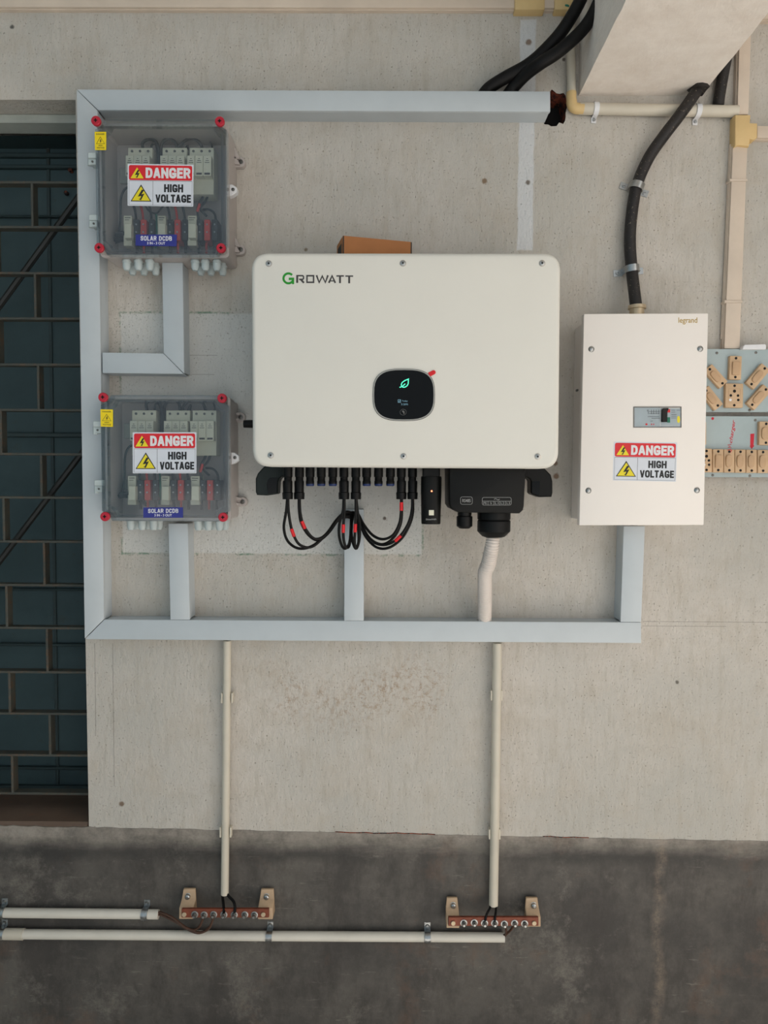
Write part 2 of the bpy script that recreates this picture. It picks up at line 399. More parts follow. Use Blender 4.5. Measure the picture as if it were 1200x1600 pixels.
# old painted steel, rusty iron, reddish sill, brick
def worn(name, a, b, cspot, rough, sc, spot=(.6, .7), bump=.2):
    g = NG(name, rough); c = g.mix(g.rng(g.noise(sc, 5, .7), .3, .7), lin(a), lin(b))
    c = g.mix(g.rng(g.noise(sc * 3, 5, .8, off=(4, 2, 1)), *spot), c, lin(cspot)); g.color(c).bump(g.noise(sc * 6, 4), bump, .001); return g.m
M['teal'] = worn('teal_steel', (38, 58, 62), (48, 68, 71), (44, 56, 55), .6, 6)
M['teal_rib'] = worn('teal_rib', (30, 46, 48), (40, 56, 57), (48, 45, 39), .6, 9)
M['grille'] = worn('grille_iron', (74, 74, 66), (58, 60, 55), (92, 70, 52), .6, 14, (.5, .7))
M['brace'] = worn('brace_iron', (26, 28, 27), (34, 35, 33), (46, 40, 34), .55, 14)
M['sill'] = worn('red_sill', (98, 80, 68), (112, 92, 78), (128, 84, 64), .75, 8, (.6, .75), .4)
M['brick'] = worn('broken_brick', (140, 66, 40), (120, 58, 40), (26, 20, 18), .9, 14, (.46, .54), .8)  # black blotches stand for the dark void inside the broken hole
M['dusty_cable'] = worn('dusty_cable', (20, 17, 18), (32, 27, 26), (150, 136, 118), .55, 60, (.62, .65), .15)

# ================================================================== THE PLACE
def wall_mesh():
    bm = BM(); prism(bm, [(-3.4, -.35), (4.6, -.35), (4.6, 3.1), (-3.4, 3.1)], -.24, 0)
    ob = link('tmp', bm, M['lime_wash'])
    ox1 = q(118, 160)[0]; oz1 = q(60, 156)[1]; ox2 = q(139, 1290)[0]; oz0 = q(60, 1294)[1]
    cut = BM(); prism(cut, [(-1.75, oz0), (ox2, oz0), (ox1, oz1), (-1.75, oz1)], -.40, .1)
    # the broken hole where the wall was opened for the cable, jagged
    rnd = random.Random(3); cx, cz = q(866, 169); jag = []
    for k in range(26):
        a = 2 * math.pi * k / 26; rx, rz = .029, .036
        s = 1 + rnd.uniform(-.14, .14)
        jag.append((cx + math.copysign(abs(math.cos(a)) ** .8, math.cos(a)) * rx * s, cz + math.copysign(abs(math.sin(a)) ** .8, math.sin(a)) * rz * s))
    cut2 = BM(); prism(cut2, jag, -.06, .05)
    for b in (cut, cut2):
        c = link('tmpcut', b, M['lime_wash'])
        md = ob.modifiers.new('b', 'BOOLEAN'); md.operation = 'DIFFERENCE'; md.solver = 'EXACT'; md.object = c
    dg = bpy.context.evaluated_depsgraph_get(); dg.update()
    me = bpy.data.meshes.new_from_object(ob.evaluated_get(dg))
    for o in [o for o in COL.objects if o.name.startswith('tmp')]: bpy.data.objects.remove(o)
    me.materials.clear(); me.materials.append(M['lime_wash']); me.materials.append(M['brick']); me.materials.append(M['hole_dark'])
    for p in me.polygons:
        if abs(p.center.x - cx) < .05 and abs(p.center.z - cz) < .06 and p.center.y > .001 and p.area < .02: p.material_index = 2 if abs(p.normal.y) > .8 else 1  # back face black: the shade of a deeper hole put into colour
    me.polygons.foreach_set('use_smooth', [False] * len(me.polygons))
    o = bpy.data.objects.new('wall_back', me); COL.objects.link(o); o['kind'] = 'structure'
    return o, (ox1, oz1, ox2, oz0), (cx, cz)
wall, (OX1, OZ1, OX2, OZ0), HOLE = wall_mesh()

# dado of raw cement, its top edge uneven
rnd = random.Random(5)
top = []
for px in range(-1300, 2600, 12):
    py = 1292 + (px - 140) * .0215 + rnd.uniform(-.9, .9)
    if px < 139: py += 1.0
    top.append(q(px, py))
top = [(x, z) for x, z in top if -3.3 < x < 4.5]
bm = BM(); prism(bm, [(-3.3, -.02)] + top + [(4.5, -.02)], -.002, .0008, .0)
struct('baseboard_back', bm, M['cement'])
# the rusty stain line along its top edge
bm = BM(); ribbon(bm, [(x, z + .0006) for x, z in top if -.12 < x < .12], .0016, -.001, .0012); ribbon(bm, [(x, z + .0006) for x, z in top if .34 < x < .46], .0013, -.001, .0012)
struct('trim_1', bm, M['brick'])

bm = BM(); prism(bm, [(-3.1, -.2), (3.0, -.2), (3.0, 0), (-3.1, 0)], 0, 1.95); struct('floor', bm, M['floor'])
bm = BM(); prism(bm, [(-3.4, 3.0), (2.9, 3.0), (2.9, 3.15), (-3.4, 3.15)], 0, 1.95); struct('ceiling', bm, M['ceiling_white'])
bm = BM(); prism(bm, [(-2.7, -.3), (-2.4, -.3), (-2.4, 3.1), (-2.7, 3.1)], 0, 5.5); struct('added_wall_left', bm, M['bounce_cool'])  # unseen wing, added to shade the left side and tint its light cool
bm = BM(); prism(bm, [(-60, -.6), (60, -.6), (60, -.21), (-60, -.21)], 0, 90); struct('ground', bm, M['ground'])
bm = BM(); prism(bm, [(2.3, -.3), (2.6, -.3), (2.6, 3.1), (2.3, 3.1)], 0, 6); struct('added_wall_right', bm, M['bounce_warm'])  # unseen wall, added to bounce sunlight in from the right
# beam over the passage, its end carried by the wall
bx0, bz0 = q(904, 150); bx1 = q(1096, 140)[0]
bm = BM(); prism(bm, [(bx0, bz0), (bx1, bz0 + .002), (bx1, 3.02), (bx0, 3.02)], -.01, 1.95)
bmesh.ops.subdivide_edges(bm, edges=[e for e in bm.edges if abs((e.verts[0].co - e.verts[1].co).y) > .5], cuts=60)
for v in bm.verts:
    if v.co.z < 2.5: v.co.x += rnd.uniform(-.0009, .0009); v.co.z += rnd.uniform(-.0009, .0009)
struct('beam', bm, M['beam_wash'])

# ------------------------------------------------------------------ the window with its iron grille, closed by steel shutters
BY = -.19                                               # shutter face, behind the wall face
def wq(px, py, d): return q(px, py, d)
wroot = bpy.data.objects.new('window_1', None); COL.objects.link(wroot); wroot['kind'] = 'structure'; wroot.location = (-1.2, .1, OZ0)
def wpart(name, bm, m, parent=None):
    return link(name, bm, m, wroot.location, parent or wroot)
bm = BM(); prism(bm, [(-1.75, OZ0 - .02), (OX2 + .0, OZ0 - .02), (OX2, OZ0 + .012), (-1.75, OZ0 + .012)], -.235, -.002, .006)
zs = q(60, 1241, -.17)[1]
for v in bm.verts:
    if v.co.z > OZ0 and v.co.y > .1: v.co.z = zs
wpart('sill', bm, M['sill'])
fz0 = q(60, 192, -.06)[1]
bm = BM(); prism(bm, [(-1.75, fz0), (OX1, fz0), (OX1, OZ1), (-1.75, OZ1)], -.11, -.057, .003)
fr = wpart('window_frame', bm, M['frame_white'])
z0 = q(60, 214, -.13)[1]
bm = BM(); prism(bm, [(-1.75, z0), (OX1, z0), (OX1, fz0 + .002), (-1.75, fz0 + .002)], -.20, -.125, .003)
wpart('shutter_rail', bm, M['teal_rib'])
# shutter leaves and their ribs
seam = q(79, 500, BY)[0]
for x0, x1 in ((-1.75, -1.27), (-1.268, seam - .0004), (seam + .0004, OX2 + .02)):
    bm = BM(); prism(bm, [(x0, OZ0), (x1, OZ0), (x1, OZ1), (x0, OZ1)], BY - .02, BY, .002)
    wpart('shutter_leaf', bm, M['teal'])
for py, hh in ((245, 6), (263, 5), (340, 3), (680, 7), (1006, 4), (920, 3), (1230, 10), (1198, 4)):
    z = q(60, py, BY)[1]; bm = BM(); prism(bm, [(-1.75, z - hh * .0008), (OX2 + .02, z - hh * .0008), (OX2 + .02, z + hh * .0008), (-1.75, z + hh * .0008)], BY, BY + .012, .002)
    wpart('shutter_rib', bm, M['teal_rib'])
for px, w in ((81, .008),):
    x = q(px, 600, BY)[0]; bm = BM(); prism(bm, [(x - w / 2, OZ0), (x + w / 2, OZ0), (x + w / 2, OZ1), (x - w / 2, OZ1)], BY + .0002, BY + .004, .001)
    wpart('shutter_rib', bm, M['teal_rib'])
# grille: flat bars level, short uprights between them laid like brick joints
rows = [284, 354, 426, 497, 569, 640, 709, 777, 846, 914, 981, 1050, 1115, 1180, 1240]
GF = -.062; GB = -.085
for i, py in enumerate(rows):
    x0, z0 = q(-520, py - 1, GF); x1, z1 = q(134, py + 1, GF)
    bm = BM(); prism(bm, [(-1.75, z1 - .0028), (OX2 + .004, z1 - .0028), (OX2 + .004, z1 + .0028), (-1.75, z1 + .0028)], GB, GF, .0008)
    wpart('grille_bar', bm, M['grille'])
for i in range(len(rows) - 1):
    pa, pb = rows[i], rows[i + 1]
    base = 49 + (.5 * (pa + pb) - 315) * .0335
    if i % 2 == 0: xs = [base, base - 122, base - 244]
    else: xs = [base - 61, base - 183]
    for px in xs:
        x, za = q(px, pa, GF); zb = q(px, pb, GF)[1]
        bm = BM(); prism(bm, [(x - .0028, zb), (x + .0028, zb), (x + .0028, za), (x - .0028, za)], GB, GF - .0005, .0008)
        wpart('grille_upright', bm, M['grille'])
for a, b in (((126, 304), (-170, 710)), ((134, 700), (-170, 1100))):
    bm = BM(); tube(bm, [P3(*a, -.112), P3(*b, -.112)], .0075, 8); wpart('brace_rod', bm, M['brace'])
# small bolt and latch on the shutter edge
bm = BM(); disc(bm, q(112, 268, BY), BY, BY + .012, .005, 10); disc(bm, q(105, 303, BY), BY, BY + .01, .005, 10); wpart('shutter_bolt', bm, M['brick'])

# ------------------------------------------------------------------ cable trunking
TD = .048
def trunk(name, pts, label, end=None):
    w = Q(pts, TD); cx = sum(p[0] for p in w) / 4; cz = min(p[1] for p in w)
    t = Thing(name, label, 'cable trunking', (cx, 0, cz), 'pale grey plastic trunking on the wall')
    bm = BM(); prism(bm, inset(w, .0012), 0, .041, .0006); t.part('channel', bm, M['trunking'])
    bm = BM(); prism(bm, inset(w, .0001), .0405, TD, .0012, 2); t.part('lid', bm, M['trunking'])
    return t
trunk('cable_trunking', [(119.5, 139.5), (860, 142.5), (860, 174.5), (153, 172)], 'long level pale grey trunking along the top, ending at the broken brick hole')
trunk('cable_trunking', [(119.5, 140), (152.5, 172.5), (162.5, 967.5), (132, 998)], 'tall upright pale grey trunking beside the dark window')
trunk('cable_trunking', [(132.5, 999), (163, 968), (1002, 972.5), (1002, 1005)], 'long level pale grey trunking at the bottom, above the two white conduits')
trunk('cable_trunking', [(253, 410), (285.5, 410), (287.7, 584), (255.6, 552)], 'short upright trunking hanging below the upper clear box')
trunk('cable_trunking', [(159.5, 550.5), (255.3, 552.2), (287.2, 584.4), (160, 583)], 'short level trunking mitred to the upright under the upper clear box')
trunk('cable_trunking', [(263, 818), (293.5, 818), (296.5, 968.5), (266, 968.5)], 'short upright trunking below the lower clear box')
trunk('cable_trunking', [(538, 796), (568.5, 796), (568.5, 970), (537.5, 970)], 'short upright trunking behind the looped solar cables under the inverter')
trunk('cable_trunking', [(974.5, 822), (1008, 822), (1002, 972), (969.5, 972)], 'short upright trunking below the cream breaker enclosure')

# ------------------------------------------------------------------ signs

GLYPH = {
 'D': (1, [([(0, 0), (0, 1), (.5, 1), (.86, .9), (1, .66), (1, .34), (.86, .1), (.5, 0)], 1)]),
 'A': (1.08, [([(0, 0), (.44, 1), (.56, 1), (1, 0)], 0), ([(.24, .26), (.76, .26)], 0)]),
 'N': (1.05, [([(0, 0), (0, 1)], 0), ([(1, 0), (1, 1)], 0), ([(.03, .96), (.97, .04)], 0)]),
 'G': (1.06, [([(.97, .80), (.86, .95), (.62, 1), (.38, 1), (.1, .92), (0, .7), (0, .3), (.1, .08), (.38, 0), (.62, 0), (.86, .04), (1, .12), (1, .40), (.62, .40)], 0)]),
 'E': (.86, [([(1, 1), (0, 1), (0, 0), (1, 0)], 0), ([(0, .52), (.9, .52)], 0)]),
 'R': (1, [([(0, 0), (0, 1), (.7, 1), (.96, .88), (.96, .62), (.7, .47), (.1, .47)], 0), ([(.6, .47), (1, 0)], 0)]),
 'H': (1.04, [([(0, 0), (0, 1)], 0), ([(1, 0), (1, 1)], 0), ([(0, .52), (1, .52)], 0)]),
 'I': (.42, [([(.5, 0), (.5, 1)], 0)]),
 'V': (1.02, [([(0, 1), (.44, 0), (.56, 0), (1, 1)], 0)]),
 'O': (1.04, [([(.36, 0), (.1, .08), (0, .3), (0, .7), (.1, .92), (.36, 1), (.64, 1), (.9, .92), (1, .7), (1, .3), (.9, .08), (.64, 0)], 1)]),
 'L': (.84, [([(0, 1), (0, 0), (1, 0)], 0)]),
 'T': (.9, [([(0, 1), (1, 1)], 0), ([(.5, 1), (.5, 0)], 0)]),
 'S': (1, [([(.98, .76), (.86, .95), (.62, 1), (.38, 1), (.12, .93), (.02, .76), (.12, .59), (.5, .51), (.88, .41), (.98, .24), (.88, .07), (.62, 0), (.38, 0), (.12, .05), (.0, .24)], 0)]),
 'C': (1, [([(.97, .78), (.86, .95), (.62, 1), (.38, 1), (.1, .92), (0, .7), (0, .3), (.1, .08), (.38, 0), (.62, 0), (.86, .05), (.97, .22)], 0)]),
 'B': (1, [([(0, 0), (0, 1), (.7, 1), (.94, .9), (.94, .62), (.74, .52), (1, .4), (1, .1), (.76, 0)], 1), ([(.05, .52), (.7, .52)], 0)]),
 ' ': (.5, []),
}
def block(txt, F, d, u0, v0, u1, v1, weight, e=.0002, gap=.09):
    """heavy upright capitals drawn as strokes, fitted to a box on a face"""
    P = lambda u, v: Vector(F(u, v))
    ex, ey, o = P(u1, v1) - P(u0, v1), P(u0, v0) - P(u0, v1), P(u0, v1)
    W_, H_ = ex.length, ey.length; ex.normalize(); ey.normalize()
    tot = sum(GLYPH[ch][0] for ch in txt) + gap * (len(txt) - 1); k = W_ / tot; t = weight * H_; x = 0.0; bm = BM(); layer = [0]
    for ch in txt:
        w, ss = GLYPH[ch]; cw = w * k; tt = min(t, cw * .42) if ch != 'I' else t
        def put(L):
            layer[0] += 1
            prism(bm, [tuple(o + ex * min(max(p.x, x), x + cw) + ey * min(max(p.y, 0), H_)) for p in L], d, d + e + (layer[0] % 7) * .00004)
        for pts, closed in ss:
            Pm = [Vector((x + tt / 2 + p[0] * (cw - tt), tt / 2 + p[1] * (H_ - tt))) for p in pts]; n = len(Pm)
            for i in range(n if closed else n - 1):
                p0, p1 = Pm[i], Pm[(i + 1) % n]; dr = (p1 - p0).normalized(); nn = Vector((-dr.y, dr.x)) * tt / 2
                def corner(a, b2):                         # square corner or free end
                    return b2 is None or abs(a.dot(b2)) < .25
                pv = (Pm[i] - Pm[i - 1]).normalized() if (closed or i > 0) else None
                nx = (Pm[(i + 2) % n] - p1).normalized() if (closed or i < n - 2) else None
                q0 = p0 - dr * (tt / 2 if corner(dr, pv) else 0); q1 = p1 + dr * (tt / 2 if corner(dr, nx) else 0)
                put([q0 + nn, q1 + nn, q1 - nn, q0 - nn])
                if nx is not None and not corner(dr, nx): put([p1 + Vector((math.cos(k_ * .628), math.sin(k_ * .628))) * tt / 2 for k_ in range(10)])
        x += cw + gap * k
    return bm
def quad_map(c4, d):
    """c4: photo measure TL, TR, BR, BL on the face at depth d -> function (u, v) -> (x, z)"""
    W = [Vector(p) for p in Q(c4, d)]
    return lambda u, v: tuple((W[0] * (1 - u) + W[1] * u) * (1 - v) + (W[3] * (1 - u) + W[2] * u) * v)
def fit(txt, F, d, u0, v0, u1, v1, bold):
    a, b, c = F(u0, v1), F(u1, v1), F(u0, v0)
    V = lambda p: Vector((p[0], -d, p[1]))
    return letters(txt, V(a), V(b) - V(a), V(c) - V(a), bold=bold)
def bolt_shape(F, u, v, su, sv):
    return [F(u + a * su, v + b * sv) for a, b in ((.10, -.42), (.28, -.38), (.06, -.02), (.30, -.10), (.02, .46), (-.16, .36), (-.04, .34), (.06, .10), (-.22, .16))]
def danger_sign(t, c4, d):
    F = quad_map(c4, d); e = .0003
    bm = BM(); prism(bm, rquad([F(0, 0), F(1, 0), F(1, 1), F(0, 1)], .0015, 3), d, d + e)
    pl = t.part('danger_sign', bm, M['sticker_white'], label='white and red danger high voltage sign')
    bm = BM(); prism(bm, rquad([F(.02, .03), F(.98, .03), F(.98, .385), F(.02, .385)], .004, 4), d + e, d + 2 * e); t.part('red_band', bm, M['sticker_red'], pl)
    bm = BM()
    for a, b, w in (((.02, .40), (.98, .40), .0006), ((.385, .40), (.385, .985), .0006), ((.02, .975), (.98, .975), .0004), ((.02, .40), (.02, .975), .0004), ((.98, .40), (.98, .975), .0004)):
        ribbon(bm, [F(*a), F(*b)], w, d + e, d + 1.5 * e)
    t.part('rule', bm, M['ink_dark'], pl)['kind'] = 'stuff'
    bm = BM(); prism(bm, [F(.205, .49), F(.365, .895), F(.045, .895)], d + e, d + 2 * e); t.part('triangle_border', bm, M['ink_black'], pl)
    bm = BM(); prism(bm, [F(.205, .535), F(.343, .875), F(.067, .875)], d + 2 * e, d + 3 * e)
    prism(bm, [F(.145, .085), F(.245, .345), F(.045, .345)], d + 2 * e, d + 3 * e); t.part('warning_triangle', bm, M['sticker_yellow'], pl)
    bm = BM(); prism(bm, bolt_shape(F, .2, .735, .19, .29), d + 3 * e, d + 4 * e); prism(bm, bolt_shape(F, .143, .235, .14, .22), d + 3 * e, d + 4 * e)
    t.part('lightning_bolt', bm, M['ink_black'], pl)
    t.part('danger_lettering', block('DANGER', F, d + 2 * e, .275, .085, .955, .335, .235), M['ink_white'], pl)
    t.part('high_lettering', block('HIGH', F, d + e, .555, .475, .845, .665, .225), M['ink_black'], pl)
    t.part('voltage_lettering', block('VOLTAGE', F, d + e, .425, .72, .965, .91, .225), M['ink_black'], pl)
def yellow_label(t, c4, d):
    F = quad_map(c4, d); e = .0003
    bm = BM(); prism(bm, [F(0, 0), F(1, 0), F(1, 1), F(0, 1)], d, d + e)
    pl = t.part('yellow_label', bm, M['label_yellow'], label='small yellow warning label')
    bm = BM(); ribbon(bm, [F(.5, .28), F(.86, .66), F(.14, .66)], .0006, d + e, d + 2 * e, True); prism(bm, bolt_shape(F, .5, .5, .3, .24), d + e, d + 2 * e)
    t.part('warning_triangle', bm, M['ink_black'], pl)
    t.part('danger_lettering', fit('DANGER', F, d + e, .14, .09, .86, .17, .01), M['ink_black'], pl)
    t.part('high_lettering', fit('HIGH', F, d + e, .32, .72, .68, .79, .01), M['ink_black'], pl)
    t.part('voltage_lettering', fit('VOLTAGE', F, d + e, .16, .84, .84, .92, .01), M['ink_black'], pl)
def blue_label(t, c4, d):
    F = quad_map(c4, d); e = .0003
    bm = BM(); prism(bm, [F(0, 0), F(1, 0), F(1, 1), F(0, 1)], d, d + e)
    pl = t.part('blue_label', bm, M['sticker_blue'], label='blue label with white lettering')
    t.part('title_lettering', block('SOLAR DCDB', F, d + e, .12, .13, .88, .54, .17, gap=.22), M['ink_white'], pl)
    t.part('subtitle_lettering', fit('3 IN - 3 OUT', F, d + e, .28, .64, .72, .87, .02), M['ink_white'], pl)

# ------------------------------------------------------------------ the two clear-fronted solar distribution boxes
DF = .107
C1 = Vector(q(251, 292, DF))
def dcdb(label, outline, screws, ycorner, danger, yellow, blue, hinges, latch, lugs, gz):
    W = Q(outline, DF)
    c = Vector(q(sum(p[0] for p in outline) / 4, sum(p[1] for p in outline) / 4, DF))
    t = Thing('distribution_box', label, 'electrical box', (c.x, 0, W[2][1]), 'clear fronted solar distribution boxes')
    def I(px, py, d): return tuple(Vector(q(px, py, d)) - C1 + c)
    def I3(px, py, d): x, z = I(px, py, d); return Vector((x, -d, z))
    def IB(x0, y0, x1, y1, d): return [I(x0, y0, d), I(x1, y0, d), I(x1, y1, d), I(x0, y1, d)]
    # body: back and four walls
    wo = rquad(inset(W, .003), .008, 4); wi = rquad(inset(W, .0062), .006, 4)
    bm = BM(); prism(bm, wi, .001, .006); ring(bm, wo, wi, .001, .088)
    ring(bm, rquad(inset(W, .0005), .008, 4), wi, .080, .0885)
    bd = t.part('body', bm, M['abs_grey'])
    # clear cover: rim, face, inner rib
    def cham(ins, ch):
        P = [Vector(p) for p in inset(W, ins)]; out = []
        for i in range(4):
            a = (P[i - 1] - P[i]).normalized(); b = (P[(i + 1) % 4] - P[i]).normalized()
            for k in range(5):
                tt = k / 4; s, e_, m = P[i] + a * ch, P[i] + b * ch, P[i] + (a + b) * ch * .72
                out.append(tuple(s * (1 - tt) ** 2 + m * 2 * tt * (1 - tt) + e_ * tt ** 2))
        return out
    bm = BM(); ring(bm, cham(0, .021), cham(.0025, .021), .0885, .1045); prism(bm, cham(0, .021), .1045, DF, .0012)
    ring(bm, cham(.0105, .019), cham(.0125, .019), .089, .1045)
    cv = t.part('clear_cover', bm, M['acrylic'], label='see-through acrylic cover')
    for s in screws:
        cc = q(*s, DF)
        bm = BM(); turned(bm, (cc[0], -.03, cc[1]), (cc[0], -.1065, cc[1]), [(0, .0075), (1, .0075)], 14)
        po = t.part('screw_post', bm, M['abs_grey'])
        bm = BM(); turned(bm, (cc[0], -.106, cc[1]), (cc[0], -.1125, cc[1]), [(0, .0095), (.8, .0095), (1, .0082)], 18); t.part('cover_screw', bm, M['red_plastic'], po, 'red screw head')
        bm = BM()
        for w, h in ((.0011, .0036), (.0036, .0011)):
            prism(bm, [(cc[0] - w, cc[1] - h), (cc[0] + w, cc[1] - h), (cc[0] + w, cc[1] + h), (cc[0] - w, cc[1] + h)], .112, .1129)
        t.part('screw_slot', bm, M['hole_dark'], po)
    for hx, hy in hinges:
        bm = BM(); prism(bm, box4(hx - 7, hy - 12, hx + 7, hy - 3, .10), .07, .10, .001); turned(bm, P3(hx - 3, hy + 9, .09), P3(hx - 3, hy - 3, .09), [(0, .005), (1, .005)], 10)
        prism(bm, box4(hx - 4, hy - 3, hx + 6, hy + 7, .095), .075, .095, .001)
        hn = t.part('hinge', bm, M['gland_grey'])
        bm = BM(); disc(bm, q(hx, hy + 2, .097), .0945, .097, .0022, 10); t.part('hinge_pin', bm, M['dark_steel'], hn)
    bm = BM(); lx, ly = latch
    pts = Q([(lx - 7, ly - 9), (lx, ly - 9), (lx + 7, ly - 4), (lx + 7, ly + 3), (lx, ly + 8), (lx - 7, ly + 10)], .075)
    prism(bm, pts, .06, .075, .001); la = t.part('latch', bm, M['ink_white'], label='white latch')
    bm = BM(); disc(bm, q(lx + 1, ly - 1, .076), .0748, .0765, .0035, 12); t.part('latch_hole', bm, M['dark_steel'], la)
    for (ux, uy), dirn in lugs:
        cx, cz = q(ux, uy, .014); bx = q(362, uy, .014)[0]
        bm = BM(); a = []
        for k in range(9):
            an = math.radians(-90 + 180 * k / 8); a.append((cx + .0035 + math.cos(an) * .009, cz + math.sin(an) * .0105))
        prism(bm, [(cx - .022, cz - .0105)] + a + [(cx - .022, cz + .0105 + (.0))], .001, .014, .001)
        for v, zt in ((0, .006), (1, -.006)):
            zz = cz + zt
            prism(bm, [(cx - .022, zz), (cx + .001, zz - .002), (cx + .001, zz + .002), (cx - .022, zz + .004 + dirn * (.045 if v == 0 else .03))], .006, .020)
        lg = t.part('mounting_lug', bm, M['abs_grey'], bd)
        bm = BM(); disc(bm, (cx + .003, cz), .0138, .0155, .005, 12); t.part('lug_screw', bm, M['dark_steel'], bd)
    # glands underneath, two staggered rows
    gx = [197, 215, 233, 304, 320, 338]
    for row, d in ((0, .070), (1, .040)):
        for k, g_ in enumerate(gx):
            x = I(g_ + (9 if row else 0), 398, d)[0]; z1 = W[2][1] + .004 if row == 0 else W[2][1] + .003
            bm = BM(); turned(bm, (x, -d, z1), (x, -d, z1 - .025), [(0, .0075), (.2, .0075), (.21, .0092), (.38, .0092), (.39, .0082), (.75, .0082), (.95, .006), (1, .0055)], 12)
            t.part('cable_gland', bm, M['gland_grey'])
    # inside: rails, surge arresters, fuse holders, terminals, wires
    for y0, y1 in ((262, 286), (352, 370)):
        bm = BM(); prism(bm, IB(186, y0, 332, y1, .014), .006, .014, .001); rl = t.part('mounting_rail', bm, M['frame_white'])
    for x0, x1 in ((195, 233), (249, 287), (291, 329)):
        bm = BM(); prism(bm, IB(x0 + 4, 231, x1 + 4, 304, .05), .014, .05, .0008)
        sp = t.part('surge_arrester', bm, M['device'])
        for k in range(3):
            a, b = x0 + (x1 - x0) * k / 3, x0 + (x1 - x0) * (k + 1) / 3
            bm = BM(); prism(bm, IB(a + .25, 243, b - .25, 275, .068), .05, .068, .0006); t.part('plug_module', bm, M['device'], sp)
            bm = BM(); disc(bm, I((a + b) / 2 + 4, 236.5, .05), .0495, .0508, .0027, 12); t.part('terminal_hole', bm, M['dark_steel'], sp)
            bm = BM(); prism(bm, IB(a + 2, 270, b - 2, 273, .0683), .068, .0684); 
            for yy, w in ((248, 1.2), (251, 2.6), (254, 3.6)): prism(bm, IB((a + b) / 2 - w, yy - .4, (a + b) / 2 + w, yy + .4, .0683), .068, .0684)
            t.part('print', bm, M['ink_dark'], sp)['kind'] = 'stuff'
    for x0, x1 in ((192, 205), (245, 258), (292, 306)):
        bm = BM(); prism(bm, IB(x0, 337, x1, 384, .05), .014, .05, .0008); fh = t.part('fuse_holder', bm, M['device'])
        bm = BM(); prism(bm, IB(x0 + 1, 349, x1 - 1, 372, .066), .05, .066, .001); t.part('fuse_lever', bm, M['device'], fh)
        bm = BM(); prism(bm, IB(x0 + 2, 340, x1 - 2, 341, .0503), .05, .0505); prism(bm, IB(x0 + 2, 343.5, x1 - 4, 344.2, .0503), .05, .0505); t.part('print', bm, M['ink_dark'], fh)['kind'] = 'stuff'
    for xs in ((212, 223, 236), (264.5, 276, 288), (311, 322.5, 334.5)):
        for k, x in enumerate(xs):
            bm = BM(); prism(bm, IB(x - 4.6, 343, x + 4.6, 376, .052), .014, .052, .001)
            tb = t.part('terminal_block', bm, M['terminal_red' if k == 1 else 'terminal_black'], label='red terminal block' if k == 1 else 'black terminal block')
            bm = BM()
            for yy in (351, 363): disc(bm, I(x, yy, .052), .0518, .0535, .0019, 10)
            t.part('terminal_screw', bm, M['steel'], tb)
    def wire(pts, r, m, lab=None):
        bm = BM(); tube(bm, spline([I3(*p) for p in pts], 5), r, 8); return t.part('wire', bm, M[m], label=lab)
    wire([(223, 236, .035), (222, 224, .035), (231, 218, .035), (243, 222, .04), (248, 240, .045), (248, 262, .045), (248, 290, .04)], .0032, 'terminal_black')
    wire([(235, 236, .03), (237, 226, .03), (243, 228, .03), (246, 250, .03), (243, 290, .03)], .0024, 'terminal_black')
    wire([(250, 285, .03), (250, 245, .03), (252, 225, .035), (262, 217, .035), (273, 223, .035), (276, 238, .035)], .0032, 'terminal_black')
    wire([(280, 290, .03), (280, 245, .03), (281, 228, .035), (295, 217, .035), (310, 222, .035), (317, 237, .035)], .0032, 'terminal_black')
    wire([(288, 238, .03), (292, 228, .03), (290, 245, .02)], .0026, 'terminal_black')
    wire([(330, 237, .035), (330, 228, .035), (327, 222, .02)], .0022, 'terminal_black')
    wire([(204, 292, .03), (194, 296, .03), (188, 312, .03), (187, 345, .03), (184, 372, .03)], .0024, 'terminal_black')
    wire([(225, 320, .03), (233, 331, .035), (244, 333, .035), (254, 322, .03)], .0018, 'terminal_black')
    wire([(320, 300, .03), (314, 312, .04), (308, 324, .045), (309, 345, .045)], .0026, 'terminal_black')
    wire([(326, 300, .03), (320, 315, .04), (312, 326, .045), (322, 338, .045)], .0026, 'terminal_black')
    wire([(307, 331, .048), (309, 325, .048), (311, 319, .046)], .0030, 'terminal_red', 'red sleeve')
    wire([(316, 328, .035), (327, 328, .04), (335, 336, .045), (336, 352, .045)], .0026, 'terminal_black')
    for x, m in ((212, 'terminal_black'), (223, 'terminal_red'), (236, 'terminal_black'), (264.5, 'terminal_black'), (276, 'terminal_red'), (288, 'terminal_black')):
        wire([(x - 9, 312, .03), (x - 4, 322, .035), (x - 1, 335, .04), (x, 350, .04)], .0026, m)
        wire([(x, 372, .04), (x + 1, 382, .035), (x + 1, 396, .03)], .0028, m)
    wire([(243, 334, .03), (244, 350, .045), (244, 366, .045), (242, 388, .03)], .0022, 'wire_green', 'green earth wire')
    for x, m in ((311, 'terminal_black'), (322.5, 'terminal_red'), (334.5, 'terminal_black')): wire([(x, 372, .04), (x - 1, 384, .035), (x - 1, 396, .03)], .0028, m)
    for k in range(5):
        wire([(176 + k, 380 - k * 3.5, .02 + .008 * k), (192, 376 - k * 3, .03 + .006 * k), (212, 384 - k * 2, .03), (222, 390, .03)], .0032, 'terminal_black')
    danger_sign(t, danger, DF); yellow_label(t, yellow, DF); blue_label(t, blue, DF)
    return t
